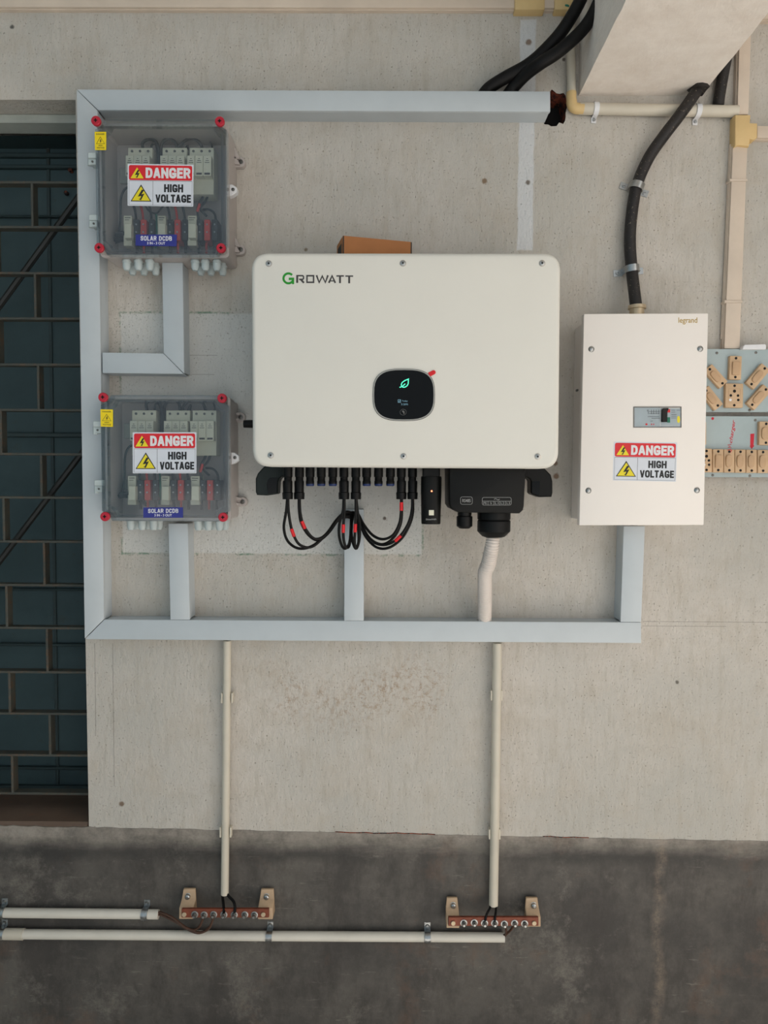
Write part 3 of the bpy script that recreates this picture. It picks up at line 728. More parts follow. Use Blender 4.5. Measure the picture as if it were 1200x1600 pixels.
dcdb('upper clear-fronted solar distribution box with red corner screws, near the top trunking',
     [(148, 185), (354, 185.5), (355, 398.5), (151, 398)], [(151, 190), (344, 191), (346, 388.5), (156, 388)], None,
     [(199.5, 256), (302.5, 257.5), (302, 323), (199.5, 321.5)], [(147.8, 206), (166, 206), (166, 234.5), (148.5, 234.5)], [(212, 366.5), (276.5, 366.5), (276, 385), (212, 384)],
     [(144, 250), (146, 347)], (363, 297), [((374, 253), 1), ((374, 390), 1)], 0)
dcdb('lower clear-fronted solar distribution box with red corner screws, level with the inverter base',
     [(157, 617), (357, 617.5), (358, 815), (159, 814)], [(162, 621), (347.5, 622.5), (349, 808), (165, 807)], None,
     [(207.5, 675.5), (307, 675.5), (307, 739.5), (207.5, 739.5)], [(157, 639.5), (176.5, 640), (176.5, 667), (157.5, 666.5)], [(224, 793), (286, 792.5), (286, 809), (224, 809)],
     [(152, 670), (154, 762)], (366, 716), [((374, 652), .1), ((377, 784), .1)], 0)

# ------------------------------------------------------------------ the inverter
IF = .200
IW = Q([(392, 394), (877, 394.5), (873.5, 732.5), (394, 729)], IF)
ic = q(633, 733, IF)
inv = Thing('inverter', 'large white solar inverter with rounded corners and black oval display, mounted mid-wall', 'inverter', (ic[0], 0, ic[1]))
rw = rquad(IW, .034, 9)
bm = BM(); prism(bm, rw, .160, IF, .009, 4)
for v in bm.verts: pass
inv.part('front_cover', bm, M['inverter_white'], label='white front cover')
iw = inset(IW, .014)
BT, BB = iw[0][1], max(iw[2][1], iw[3][1])                 # top and underside of the body
bxl, bxr = max(iw[0][0], iw[3][0]), min(iw[1][0], iw[2][0])
bm = BM(); prism(bm, [(bxl, BB), (bxr, BB), (bxr, BT), (bxl, BT)], .075, .161, .004)
bdy = inv.part('housing', bm, M['heatsink'])
for k in range(26):
    x = bxl + .02 + k * (bxr - bxl - .04) / 25
    bm = BM(); prism(bm, [(x - .0015, BB + .012), (x + .0015, BB + .012), (x + .0015, BT - .012), (x - .0015, BT - .012)], .024, .0755)
    inv.part('heatsink_fin', bm, M['heatsink'], bdy)
bm = BM(); prism(bm, [(bxl + .12, BT - .20), (bxr - .12, BT - .20), (bxr - .12, BT - .06), (bxl + .12, BT - .06)], 0, .026, .002); inv.part('wall_bracket', bm, M['dark_steel'])
for sx, sy in ((420, 412), (629.5, 411.5), (847, 411.5), (423, 711.5), (630.5, 713), (840, 713.5)):
    cc = q(sx, sy, IF); bm = BM(); disc(bm, cc, IF - .001, IF + .0006, .0062, 18); w = inv.part('screw_washer', bm, M['ring_metal'])
    bm = BM(); disc(bm, cc, IF, IF + .0022, .0044, 16); inv.part('screw_head', bm, M['steel'], w)
    bm = BM(); disc(bm, cc, IF + .002, IF + .0026, .0020, 6); inv.part('hex_socket', bm, M['hole_dark'], w)
# logo: a large green initial, squared dark letters
_lay = [0]
def stroke(bm, pts, w, d, e=.0004, closed=False):
    _lay[0] += 1; e += (_lay[0] % 5) * .00004
    ribbon(bm, Q(pts, d), w * (1.2 if w > 1.6 and w < 3 else 1) * (CAM_D - d) / FPX, d, d + e, closed)
bm = BM(); arc = [(450.7 + 7.7 * math.cos(math.radians(a)), 435 - 7.7 * math.sin(math.radians(a))) for a in range(42, 325, 12)] + [(458.0, 440.0)]
stroke(bm, arc, 3.3, IF); prism(bm, Q([(451.3, 434.0), (459.6, 434.0), (459.6, 444.0), (456.4, 444.0), (456.0, 437.6), (451.3, 437.6)], IF), IF, IF + .0007)
inv.part('logo_initial', bm, M['ink_green'], label='green initial of the logo')
bm = BM()
stroke(bm, [(464.4, 442), (464.4, 430.3)], 2.5, IF); stroke(bm, [(463.2, 430.8), (473, 430.8), (474.3, 432.2), (474.3, 435.2), (473, 436.6), (467.3, 436.6)], 1.7, IF); stroke(bm, [(469.6, 436.4), (474.9, 442)], 2.4, IF)
stroke(bm, [(479.7, 430.9), (490.0, 430.9), (490.0, 441.2), (479.7, 441.2)], 1.9, IF, closed=True)
stroke(bm, [(494.6, 430.2), (498.8, 441.4), (503.6, 431.4), (508.4, 441.4), (512.4, 430.2)], 2.3, IF)
stroke(bm, [(513.9, 442.1), (518.9, 431), (523.9, 442.1)], 2.3, IF); stroke(bm, [(516, 439), (521.8, 439)], 1.5, IF)
stroke(bm, [(525.6, 431.3), (537.4, 431.3)], 1.7, IF); stroke(bm, [(531.3, 431.5), (531.3, 442.5)], 2.5, IF)
stroke(bm, [(539.6, 431.5), (551.8, 431.5)], 1.7, IF); stroke(bm, [(545.6, 431.7), (545.6, 442.7)], 2.5, IF)
inv.part('logo_lettering', bm, M['ink_dark'], label='dark grey letters of the logo')
# display
def sup(cx, cy, a, b, d, n=40, e=3.0):
    out = []
    for k in range(n):
        t = 2 * math.pi * k / n; c_, s_ = math.cos(t), math.sin(t)
        out.append(q(cx + a * math.copysign(abs(c_) ** (2 / e), c_), cy + b * math.copysign(abs(s_) ** (2 / e), s_), d))
    return out
bm = BM(); prism(bm, sup(631, 617, 48.6, 40.8, IF), IF - .001, IF + .0012, .0004)
ds = inv.part('display', bm, M['screen'], label='black oval display')
bm = BM(); ring(bm, sup(631, 617, 48.0, 40.2, IF), sup(631, 617, 46.4, 38.6, IF), IF, IF + .0022); inv.part('display_rim', bm, M['ring_metal'], ds)
DD = IF + .0012
bm = BM(); stroke(bm, [(638.2, 592.3), (632.6, 594.6), (628.4, 597.6), (627.0, 600.8), (627.6, 603.6), (629.5, 605.0), (632.8, 604.9), (636.0, 602.9), (637.8, 599.6)], 1.5, DD, closed=True)
stroke(bm, [(624.3, 605.4), (628.6, 603.8), (633.2, 599.6)], 1.4, DD); inv.part('leaf_symbol', bm, M['leaf_glow'], ds, 'glowing green leaf symbol')
dg_ = inv.part('display_text', ptext('Today', 628, 625.4, 637, 628.2, DD, .01), M['digit_glow'], ds, 'small glowing lettering')
inv.part('display_text', ptext('31.2kWh', 626.8, 630.2, 637.4, 633.2, DD, .01), M['digit_glow'], ds)
bm = BM(); stroke(bm, [(622, 624.6), (626, 624.6), (626, 628.8), (622, 628.8)], .7, DD, closed=True); stroke(bm, [(622.8, 626.6), (623.8, 627.8), (625.4, 625.4)], .7, DD); inv.part('display_symbol', bm, M['digit_glow'], ds)
bm = BM(); stroke(bm, [(629.9 + 5 * math.cos(a * math.pi / 8), 644 + 4.6 * math.sin(a * math.pi / 8)) for a in range(16)], .45, DD, closed=True)
prism(bm, Q([(628, 641.4), (630.4, 641.4), (632, 643), (632, 646.8), (630.6, 646.8), (630, 644.6), (628.4, 643.6)], DD), DD, DD + .0003)
inv.part('touch_button', bm, M['dark_steel'], ds)
bm = BM(); w0 = [(671.2, 586.2), (676.0, 580.4)]; stroke(bm, [(670.4, 585.6), (677.4, 581.9)], 6.6, IF, .0012); disc(bm, q(677.4, 581.9, IF), IF, IF + .0012, 3.3 * (CAM_D - IF) / FPX, 14, .01)
inv.part('pull_tab', bm, M['tab_red'], label='small red tab at the display edge')
# underside: solar sockets, carrying hooks, wiring box, switch knob
PD = .118
def socket(px, cap):
    bm = BM(); x, z1 = q(px, 735, PD); z1 = BB + .004
    zc = [q(px, y, PD)[1] for y in (733, 745, 746, 751, 752, 756)]
    a = Vector((x, -PD, z1)); b = Vector((x, -PD, zc[5])); L = (z1 - zc[5]); tt = lambda i: (z1 - zc[i]) / L
    turned(bm, a, b, [(0, .0092), (tt(1), .0092), (tt(2), .0078), (tt(3), .0078), (tt(4), .0086), (1, .0086)], 14)
    o = inv.part('solar_socket', bm, M['black_plastic'])
    if cap:
        z2 = q(px, 759.5, PD)[1]; bm = BM(); turned(bm, (x, -PD, zc[5] + .0005), (x, -PD, z2 - .0), [(0, .0084), (.7, .0084), (1, .0068)], 14); inv.part('socket_cap', bm, M['blue_cap'], o, 'blue sealing cap')
LONG = [450, 468, 537.5, 556, 627, 644.5]; SHORT = [484.5, 502, 520, 573, 591.5, 610]
for px in LONG: socket(px, False)
for px in SHORT: socket(px, True)
def hook(mir, x_in):
    s = -1 if mir else 1
    X = lambda v: x_in + s * v                          # v runs outward from the inner edge, in photo measure
    HF = .075
    bm = BM()
    o1 = [(X(0), 728), (X(0), 747), (X(7), 748), (X(11), 752), (X(12), 756), (X(12), 772), (X(20), 774.5), (X(34), 774.5), (X(35.5), 770), (X(36), 748), (X(33), 740), (X(27), 733), (X(20), 728)]
    if mir: o1 = o1[::-1]
    prism(bm, Q(o1, HF), .035, HF, .003)
    hk = inv.part('carrying_hook', bm, M['hook_grey' if not mir else 'black_body'])
    return hk
def hook2(pts, rec, m):
    HF = .085
    bm = BM(); prism(bm, Q(pts, HF), .045, HF, .0025); hk = inv.part('carrying_hook', bm, M[m])
    bm = BM(); prism(bm, Q(rec, HF), HF - .001, HF + .0006, .0002); inv.part('recess_shade', bm, M['screen'], hk)  # black plate laid on the hook, the shade of its recess painted in
hook2([(452, 727), (452, 743.5), (440, 745), (436, 748.5), (434.5, 753), (433.5, 771), (431, 772.4), (417, 774.3), (401.5, 773.6), (399.4, 769), (399.2, 748), (402.5, 740), (408.5, 733), (415, 727)], [(433, 752), (432.4, 769.8), (418, 772), (417, 756), (418.4, 750), (422, 746.6), (433.5, 746.4)], 'hook_grey')
hook2([(812, 727), (812, 745.5), (823, 746), (827.5, 748.5), (829.5, 752), (829.6, 770), (831.5, 772.4), (843, 776.8), (862, 776.4), (863.6, 770), (863.4, 752), (860.8, 742), (854, 735), (846, 727)], [(830.8, 752), (831, 770), (841.5, 774), (843.5, 770), (843.5, 752)], 'black_body')
WD = .172
bm = BM(); prism(bm, Q([(702, 727), (822, 727.5), (819, 790), (817.5, 797), (812, 802.5), (715, 800.5), (706.5, 796), (702.5, 790)], WD), .06, WD, .004, 2)
wb = inv.part('wiring_box', bm, M['black_body'], label='black wiring box under the inverter')
bm = BM(); ribbon(bm, rrect(719.6, 776.4, 738, 788, WD, 2.6, 3), .0007, WD, WD + .0003, True); ribbon(bm, rrect(753.5, 777.2, 798.8, 789.2, WD, 2.6, 3), .0007, WD, WD + .0003, True)
stroke(bm, [(754, 783), (798.5, 783.2)], .6, WD, .0003)
for k in range(1, 5): stroke(bm, [(753.5 + 9.06 * k, 783), (753.5 + 9.06 * k, 789)], .6, WD, .0003)
stroke(bm, [(772.0, 780.4), (773.2, 779.4), (774.6, 779.2), (776.2, 780.0), (777.6, 780.9), (779, 781), (780.6, 779.8)], .7, WD, .0003)
inv.part('terminal_print', bm, M['ink_pale'], wb)['kind'] = 'stuff'
inv.part('terminal_lettering', ptext('RS485', 722.4, 779.6, 735.4, 784.8, WD, .01), M['ink_pale'], wb)
for k, tx in enumerate(('PE', 'N', 'L1', 'L2', 'L3')):
    c0 = 753.5 + 9.06 * (k + .5); w = 1.3 if tx == 'N' else 2.6
    inv.part('terminal_lettering', ptext(tx, c0 - w, 784.4, c0 + w, 788, WD, .0), M['ink_pale'], wb)
GD = .120
def gland(px, ys, rs, name, m, seg=12):
    zs_ = [q(px, y, GD)[1] for y in ys]; x = q(px, ys[0], GD)[0]; L = zs_[0] - zs_[-1]
    bm = BM(); turned(bm, (x, -GD, zs_[0]), (x, -GD, zs_[-1]), [((zs_[0] - z) / L, r * (CAM_D - GD) / FPX) for z, r in zip(zs_, rs)], seg)
    return inv.part(name, bm, m)
gland(726, (798, 804, 806, 807, 822, 825.5), (11, 11, 10.5, 12.5, 12.5, 8), 'cable_gland', M['black_plastic'])
gland(772, (798, 811, 812, 814, 830, 838, 839.5), (26, 26, 24.5, 26, 26, 18, 13), 'cable_gland', M['black_plastic'], 12)
bm = BM(); kx, kz = q(389, 662.5, .10); turned(bm, (bxl + .002, -.10, kz), (q(381, 662, .10)[0], -.10, kz), [(0, .006), (.5, .006), (.52, .0085), (1, .0078)], 12); inv.part('switch_knob', bm, M['black_plastic'])

# ------------------------------------------------------------------ the flexible conduit below the large gland
cl0 = spline([P3(770.5, 838, .12), P3(768.5, 855, .12), P3(763.5, 880, .105), P3(758, 895, .09), P3(757.5, 920, .07), P3(757.5, 945, .05), P3(757, 966, .034), P3(756.5, 975, .030)], 14)
acc = [0.0]
for i in range(1, len(cl0)): acc.append(acc[-1] + (cl0[i] - cl0[i - 1]).length)
cl = []; s_ = 0.0; j = 0
while s_ < acc[-1]:
    while acc[j + 1] < s_: j += 1
    cl.append(cl0[j].lerp(cl0[j + 1], (s_ - acc[j]) / (acc[j + 1] - acc[j]))); s_ += .0012
rad = []
for i in range(len(cl)):
    base = (11.0 - 1.2 * max(0, 1 - i / 60)) * 1.36e-3
    amp = .0008 if i < 62 else .00025
    rad.append(base + (amp if i % 4 < 2 else -amp))
bm = BM(); tube(bm, cl, rad, 18)
single('flexible_conduit', bm, M['hose'], 'pale corrugated flexible conduit running down from the large black gland to the bottom trunking', 'conduit', (q(757, 970)[0], 0, q(757, 970)[1]))

# ------------------------------------------------------------------ the solar cables plugged in below
def solar_cable(px, path, mark, label, d=.118, plug=True):
    x, z = q(px, 752, d)
    t = Thing('solar_cable', label, 'cable', (x, -d, q(px, 780, d)[1]), 'black solar cables looping under the inverter')
    ys = (751, 753, 767, 769, 770, 780); rs = (6.6, 7.2, 6.9, 6.9, 8.0, 7.6); zz = [q(px, y, d)[1] for y in ys]; L = zz[0] - zz[-1]
    bm = BM(); turned(bm, (x, -d, zz[0]), (x, -d, zz[-1]), [((zz[0] - a) / L, r * (CAM_D - d) / FPX) for a, r in zip(zz, rs)], 12)
    t.part('plug', bm, M['black_plastic'])
    pp = spline([P3(px, 778, d)] + [P3(*p) for p in path], 6)
    bm = BM(); tube(bm, pp, .0029, 8); t.part('cable', bm, M['cable_new'])
    if mark:
        best = min(range(len(pp)), key=lambda i: (pp[i] - P3(mark[0], mark[1], d)).length)
        a, b = max(1, best - 1), min(len(pp) - 1, best + 1)
        dirv = (pp[b] - pp[a]).normalized()
        seg = [pp[best] - dirv * .0085, pp[best], pp[best] + dirv * .0085]
        bm = BM(); tube(bm, seg, .0036, 10); t.part('cable_marker', bm, M['tab_red'], label='red marker sleeve')
T0 = .052
solar_cable(450, [(451, 800, .118), (456, 828, .115), (467, 850, .11), (485, 855, .10), (503, 842, .09), (525, 816, .07), (541, 806, T0 + .014), (552, 808, T0)], (455.5, 832), 'front cable of the leftmost plug, marker sleeve low on its inner strand')
solar_cable(449, [(447, 800, .09), (443.5, 825, .09), (450, 846, .09), (467, 857, .09), (488, 853, .085), (508, 836, .075), (529, 812, .065), (543, 808, T0 + .004), (552, 812, T0)], None, 'rear cable of the leftmost plug, the outermost loop on its side', .09)
solar_cable(468, [(469, 800, .118), (474, 820, .115), (486, 838, .108), (497, 842, .1), (510, 834, .09), (526, 812, .072), (540, 800, T0 + .016), (552, 802, T0 + .004)], (475, 820), 'front cable of the second plug from the left, marker sleeve high on its curve')
solar_cable(467, [(467.5, 798, .09), (471, 818, .09), (483, 837, .088), (498, 844, .085), (514, 832, .075), (530, 810, .065), (542, 804, T0 + .006), (552, 806, T0)], None, 'rear cable of the second plug from the left, lying behind the marked one', .09)
solar_cable(538, [(538, 800, .118), (536.5, 822, .118), (537, 843, .115), (541, 855, .11), (546, 852, .1), (549, 830, .085), (550, 806, T0 + .010), (551, 800, T0)], (535.5, 826), 'front cable of the left middle plug, narrow loop with marker sleeve')
solar_cable(537, [(536, 798, .09), (530.5, 818, .09), (530, 838, .09), (535, 854, .09), (541, 856.5, .088), (546.5, 845, .08), (548.5, 815, .07), (549, 803, T0 + .004)], None, 'rear cable of the left middle plug, narrow loop reaching furthest out', .09)
solar_cable(556, [(556, 800, .118), (555, 825, .118), (554, 845, .112), (556, 856, .105), (560, 848, .098), (560, 830, .09), (556, 806, .075), (553, 800, T0 + .010)], (555.3, 825), 'front cable of the right middle plug, narrow loop with marker sleeve')
solar_cable(556.5, [(558.5, 798, .09), (562, 820, .09), (561.5, 842, .09), (557, 857, .09), (552, 850, .085), (549, 830, .075), (551, 808, T0 + .010), (553, 804, T0)], None, 'rear cable of the right middle plug, bulging outward', .09)
solar_cable(627, [(626.8, 798, .118), (624, 818, .116), (614, 836, .11), (598, 842.5, .1), (582, 836, .09), (568, 819, .08), (560, 804, T0 + .018), (555, 802, T0 + .004)], (626, 791), 'front cable of the second plug from the dongle, marker sleeve right under the plug')
solar_cable(627.5, [(628, 798, .09), (625.5, 820, .09), (615, 840, .09), (598, 850.5, .088), (580, 843, .08), (567, 824, .07), (560, 806, T0 + .010), (555, 804, T0)], None, 'rear cable of the second plug from the dongle', .09)
solar_cable(644.5, [(643.5, 798, .118), (637, 820, .116), (622, 841, .11), (604, 851, .1), (585, 848, .09), (571, 832, .08), (562, 812, T0 + .018), (556, 808, T0 + .004)], (622, 841), 'front cable of the plug beside the dongle, marker sleeve at the bottom of its loop')
solar_cable(645, [(645, 800, .09), (640, 820, .09), (627, 842, .09), (607, 856, .088), (588, 855, .08), (571, 838, .07), (561, 814, T0 + .012), (556, 812, T0)], None, 'rear cable of the plug beside the dongle, the lowest loop of that side', .09)

# ------------------------------------------------------------------ the communication dongle
GF_ = .150
dx, dz = q(675, 820, GF_)
t = Thing('dongle', 'black upright communication dongle with a red light, hanging beside the wiring box', 'dongle', (dx, -.12, dz))
bm = BM(); prism(bm, rrect(661, 728, 687.5, 746, GF_ - .004, 2, 3), .105, GF_ - .004, .002); t.part('collar', bm, M['black_plastic'])
pr = []
(xa, zt_), (xb, zb_) = q(658.6, 744, GF_), q(690.6, 819.5, GF_); xc = (xa + xb) / 2; hw = (xb - xa) / 2
bm = BM(); fs = []; rows = []
for zz, sc in ((zt_, .96), (zt_ - .003, 1.0), (zt_ - .03, 1.0), (zb_ + .002, .93), (zb_, .91)):
    row = []
    for k in range(24):
        a = 2 * math.pi * k / 24; c_, s_ = math.cos(a), math.sin(a)
        row.append(bm.verts.new((xc + hw * sc * math.copysign(abs(c_) ** .7, c_), -.127 - .023 * sc * math.copysign(abs(s_) ** .8, s_), zz)))
    rows.append(row)
for i in range(4):
    for k in range(24): bm.faces.new((rows[i][k], rows[i][(k + 1) % 24], rows[i + 1][(k + 1) % 24], rows[i + 1][k]))
bm.faces.new(rows[0][::-1]); bm.faces.new(rows[-1]); bmesh.ops.recalc_face_normals(bm, faces=bm.faces)
db = t.part('body', bm, M['black_body'])
bm = BM(); disc(bm, q(674.5, 767.4, GF_), GF_ - .002, GF_ + .0004, .0017, 12); t.part('status_light', bm, M['led_glow'], db, 'glowing red light')
bm = BM(); prism(bm, box4(670.2, 797, 678, 805.2, GF_), GF_ - .004, GF_ - .0004); t.part('sticker', bm, M['device'], db, 'small pale sticker')
t.part('lettering', ptext('ShineWiFi', 665.4, 810.2, 681.6, 812.8, GF_ - .0014, .01), M['ink_pale'], db)

# ------------------------------------------------------------------ carton on top of the inverter
A, B, C_ = P3(535.5, 368.5, .122), P3(644, 377.5, .085), P3(523, 384.5, .058)
u = Vector((B.x - A.x, B.y - A.y)); ul = u.length; u /= ul
vv = Vector((-u.y, u.x)); vl = .064; zt = A.z + .001; zb = BT
t = Thing('carton', 'small brown cardboard carton lying on top of the white inverter', 'carton', (A.x, A.y, zb))
co = [Vector((A.x, A.y)), Vector((A.x, A.y)) + u * ul, Vector((A.x, A.y)) + u * ul + vv * vl, Vector((A.x, A.y)) + vv * vl]
bm = BM(); lo = [bm.verts.new((p.x, p.y, zb)) for p in co]; hi = [bm.verts.new((p.x, p.y, zt)) for p in co]
bm.faces.new(hi); bm.faces.new(lo[::-1])
for i in range(4): bm.faces.new((lo[i], lo[(i + 1) % 4], hi[(i + 1) % 4], hi[i]))
bmesh.ops.recalc_face_normals(bm, faces=bm.faces); bmesh.ops.bevel(bm, geom=bm.edges[:], offset=.0015, segments=2, affect='EDGES')
cb = t.part('box', bm, M['cardboard'])
def onside(o, du, dv, a0, a1, z0_, z1_, name, m, off=.0004):
    """a flat piece on one side of the carton"""
    nn = Vector((dv.x, dv.y)); bm = BM()
    p = [o + du * a0, o + du * a1]
    r0 = [bm.verts.new((w.x + nn.x * k, w.y + nn.y * k, z)) for k in (-.001, off) for z in (z0_, z1_) for w in p]
    for f in ((0, 1, 3, 2), (4, 5, 7, 6), (0, 1, 5, 4), (2, 3, 7, 6), (0, 2, 6, 4), (1, 3, 7, 5)): bm.faces.new([r0[i] for i in f])
    bmesh.ops.recalc_face_normals(bm, faces=bm.faces); t.part(name, bm, m)
onside(co[0], vv, -u, .012, .050, zb + .03, zt - .012, 'carton_print', M['carton_print'])
onside(co[0], u, -vv, .0005, .0026, zb, zt - .001, 'carton_edge', M['carton_print'])
onside(co[0], u, -vv, ul - .003, ul - .0008, zb, zt - .001, 'carton_edge', M['carton_print'])

# ------------------------------------------------------------------ breaker enclosure
EF = .100
EW = Q([(912.3, 490.2), (1107, 489.2), (1100, 820.5), (905, 821)], EF)
ex, ez = q(1003, 821, EF)
t = Thing('breaker_enclosure', 'cream metal breaker enclosure with a slim breaker window, below the thick black cable', 'electrical box', (ex, 0, ez))
bw = inset(EW, .009)
bm = BM(); prism(bm, bw, 0, .088, .002); t.part('body', bm, M['enclosure'])
WIN = (989.5, 635.5, 1064, 668)
wo = EW
bm = BM(); prism(bm, EW, .084, EF, .0022, 2); dr = t.part('front_cover', bm, M['enclosure'])
for sx, sy in ((924, 545.5), (1094, 545), (919.5, 766.5), (1089, 766)):
    cc = q(sx, sy, EF); bm = BM(); turned(bm, (cc[0], -EF + .001, cc[1]), (cc[0], -EF - .0032, cc[1]), [(0, .0062), (.3, .0062), (.7, .0048), (1, .002)], 16); s_ = t.part('cover_screw', bm, M['steel'], dr)
    bm = BM(); ribbon(bm, [(cc[0] - .0028, cc[1] + .001), (cc[0] + .0028, cc[1] - .001)], .0009, EF + .0022, EF + .0030); ribbon(bm, [(cc[0] - .001, cc[1] - .0028), (cc[0] + .001, cc[1] + .0028)], .0009, EF + .0022, EF + .0030); t.part('screw_slot', bm, M['hole_dark'], dr)
t.part('logo_lettering', ptext('legrand', 1060, 496, 1089.5, 507, EF, .012), M['gold'], dr, 'small gold lettering')
bm = BM(); ring(bm, box4(989.6, 635.4, 1064.6, 668.2, EF), box4(991, 637, 1063.2, 666.8, EF), EF - .001, EF + .0012); br = t.part('breaker_window', bm, M['dark_steel'])
bm = BM(); prism(bm, box4(991, 637, 1031.6, 666.8, EF), EF - .001, EF + .0004); prism(bm, box4(1032.4, 638, 1063.2, 664.6, EF), EF - .001, EF + .0005); prism(bm, box4(1032.2, 665, 1063.2, 666.8, EF), EF - .001, EF + .0003)
t.part('breaker_face', bm, M['breaker_grey'], br)
bm = BM(); prism(bm, Q([(1032.8, 641), (1035, 638.4), (1043, 638.0), (1043, 641), (1041.4, 643), (1041.2, 659.6), (1032.8, 659.8)], EF), EF, EF + .006, .0008); t.part('breaker_toggle', bm, M['screen'], br, 'black toggle')
bm = BM(); prism(bm, box4(1042.4, 639.4, 1046.8, 644.6, EF), EF, EF + .001); prism(bm, Q([(1009.9 + 1.7 * math.cos(k * .7), 663 + 1.5 * math.sin(k * .7)) for k in range(9)], EF), EF, EF + .001)
prism(bm, box4(1017.2, 662, 1018.6, 664, EF), EF, EF + .001); prism(bm, box4(1020.6, 662, 1021.8, 664, EF), EF, EF + .001); t.part('red_mark', bm, M['tab_red'], br)
bm = BM(); prism(bm, box4(1042.2, 652, 1046.8, 660.4, EF), EF, EF + .001); t.part('green_mark', bm, M['breaker_green'], br)
bm = BM(); prism(bm, sup(1060, 655.4, 2.3, 5.4, EF, 16, 2.4), EF, EF + .001); t.part('yellow_mark', bm, M['sticker_yellow'], br)
bm = BM()
for y, a, b in ((641, 1049, 1055), (641, 1057, 1062.4), (644, 1049, 1055), (647.6, 1049, 1057), (650.2, 1049, 1057), (653, 1049, 1056.4), (643, 1014, 1031), (646, 1014, 1031), (651, 1012, 1030), (653.6, 1018, 1031), (658, 1016, 1020)):
    stroke(bm, [(a, y), (b, y)], .55, EF + .0005, .0002)
for x in (1011.3, 1013, 1018, 1021.6, 1025.2, 1028.8): stroke(bm, [(x, 640), (x, 647 if x > 1012 else 643)], .5, EF + .0005, .0002)
t.part('breaker_print', bm, M['ink_dark'], br)['kind'] = 'stuff'
danger_sign(t, [(959, 690), (1058, 691.4), (1056, 752.6), (957.5, 750.6)], EF)
gx, gz1 = q(995, 490, .05); 
bm = BM(); turned(bm, (gx, -.05, EW[0][1] - .012), (gx, -.05, q(995, 477.5, .05)[1]), [(0, .0165), (.5, .0165), (.52, .0150), (.82, .0150), (.83, .0185), (1, .018)], 20); t.part('cable_gland', bm, M['brass'], label='pale brass cable gland')
bm = BM(); prism(bm, box4(901.4, 608, 903.8, 611, .05), .04, .05); t.part('side_rivet', bm, M['dark_steel'])

# ------------------------------------------------------------------ thick cables
pa = [P3(752, 152, .022), P3(765, 137, .026), P3(790, 121, .034), P3(822, 103.5, .045), P3(848, 82, .055), P3(880, 46, .07), P3(908, -2, .085), P3(925, -50, .1)]
bm = BM(); tube(bm, spline(pa, 6), .0128, 14)
single('power_cable', bm, M['cable_new'], 'upper black cable of the two rising from the top trunking beside the beam', 'cable', P3(770, 142, .02))
pb = [P3(788, 156, .026), P3(802, 137, .028), P3(822, 116, .05), P3(846, 98, .075), P3(876, 78, .085), P3(914, 42, .095), P3(938, -2, .105), P3(950, -50, .115)]
bm = BM(); tube(bm, spline(pb, 6), .0128, 14)
single('power_cable', bm, M['cable_new'], 'lower black cable of the two rising from the top trunking, passing close to the beam', 'cable', P3(805, 142, .02))
pc = [P3(994.5, 484, .050), P3(991, 455, .040), P3(987, 420, .024), P3(984.5, 385, .018), P3(986, 345, .018), P3(994.5, 292, .018), P3(1013, 248, .020), P3(1036, 214, .028), P3(1062, 180, .036), P3(1086, 146, .032), P3(1108, 108, .024), P3(1121, 66, .02), P3(1128, 20, .02)]
bm = BM(); tube(bm, spline(pc, 7), .0122, 16)
single('power_cable', bm, M['dusty_cable'], 'thick dusty black cable curving down into the top of the cream enclosure', 'cable', P3(995, 480, .05))
pd = [P3(1122, 166, .012), P3(1124, 150, .013), P3(1131, 110, .015), P3(1141, 60, .016), P3(1150, 0, .016)]
bm = BM(); tube(bm, spline(pd, 5), .0118, 14)
single('power_cable', bm, M['dusty_cable'], 'short visible length of black cable right of the beam, ending behind the level conduit', 'cable', P3(1122, 164, .012))
# mortar lump where the cable meets the beam
rnd = random.Random(11)
bm = BM(); bmesh.ops.create_icosphere(bm, subdivisions=2, radius=1.0)
cc = P3(1092, 138, .03)
for v in bm.verts: v.co = Vector((v.co.x * .021, v.co.y * .022, v.co.z * .012)) * (1 + rnd.uniform(-.18, .18)) + cc
single('mortar_lump', bm, M['dusty_cable'], 'dark dusty mortar lump around the thick cable at the beam corner', 'mortar', cc)
def clamp(px, py, ang, dc, r, w, tabs, label, m, group, d=0.0, screw_r=.004):
    c = q(px, py, dc); t = Thing('pipe_clamp', label, 'clamp', (c[0], 0, c[1]), group)
    bm = BM(); strap(bm, c, ang, dc, r, w, .0014, tabs); t.part('strap', bm, M[m])
    tx = Vector((-math.sin(ang), math.cos(ang)))
    for s, tb in ((-1, tabs[0]), (1, tabs[1])):
        if not tb: continue
        p = Vector(c) + tx * s * (r + tb * .55)
        bm = BM(); disc(bm, tuple(p), .001, .0042, screw_r, 12); t.part('screw', bm, M['steel'])
        bm = BM(); ribbon(bm, [(p.x - screw_r * .6, p.y), (p.x + screw_r * .6, p.y)], .0008, .0038, .0046); t.part('screw_slot', bm, M['hole_dark'])
    return t
g1 = 'metal clamps on the thick cable'
clamp(994.8, 291.5, math.radians(72), .018, .0138, .014, (.017, .017), 'upper steel clamp on the thick cable above the cream enclosure', 'steel', g1)
clamp(987.2, 420.5, math.radians(96), .024, .0142, .014, (.017, .017), 'lower steel clamp on the thick cable, just above the cream enclosure', 'steel', g1)

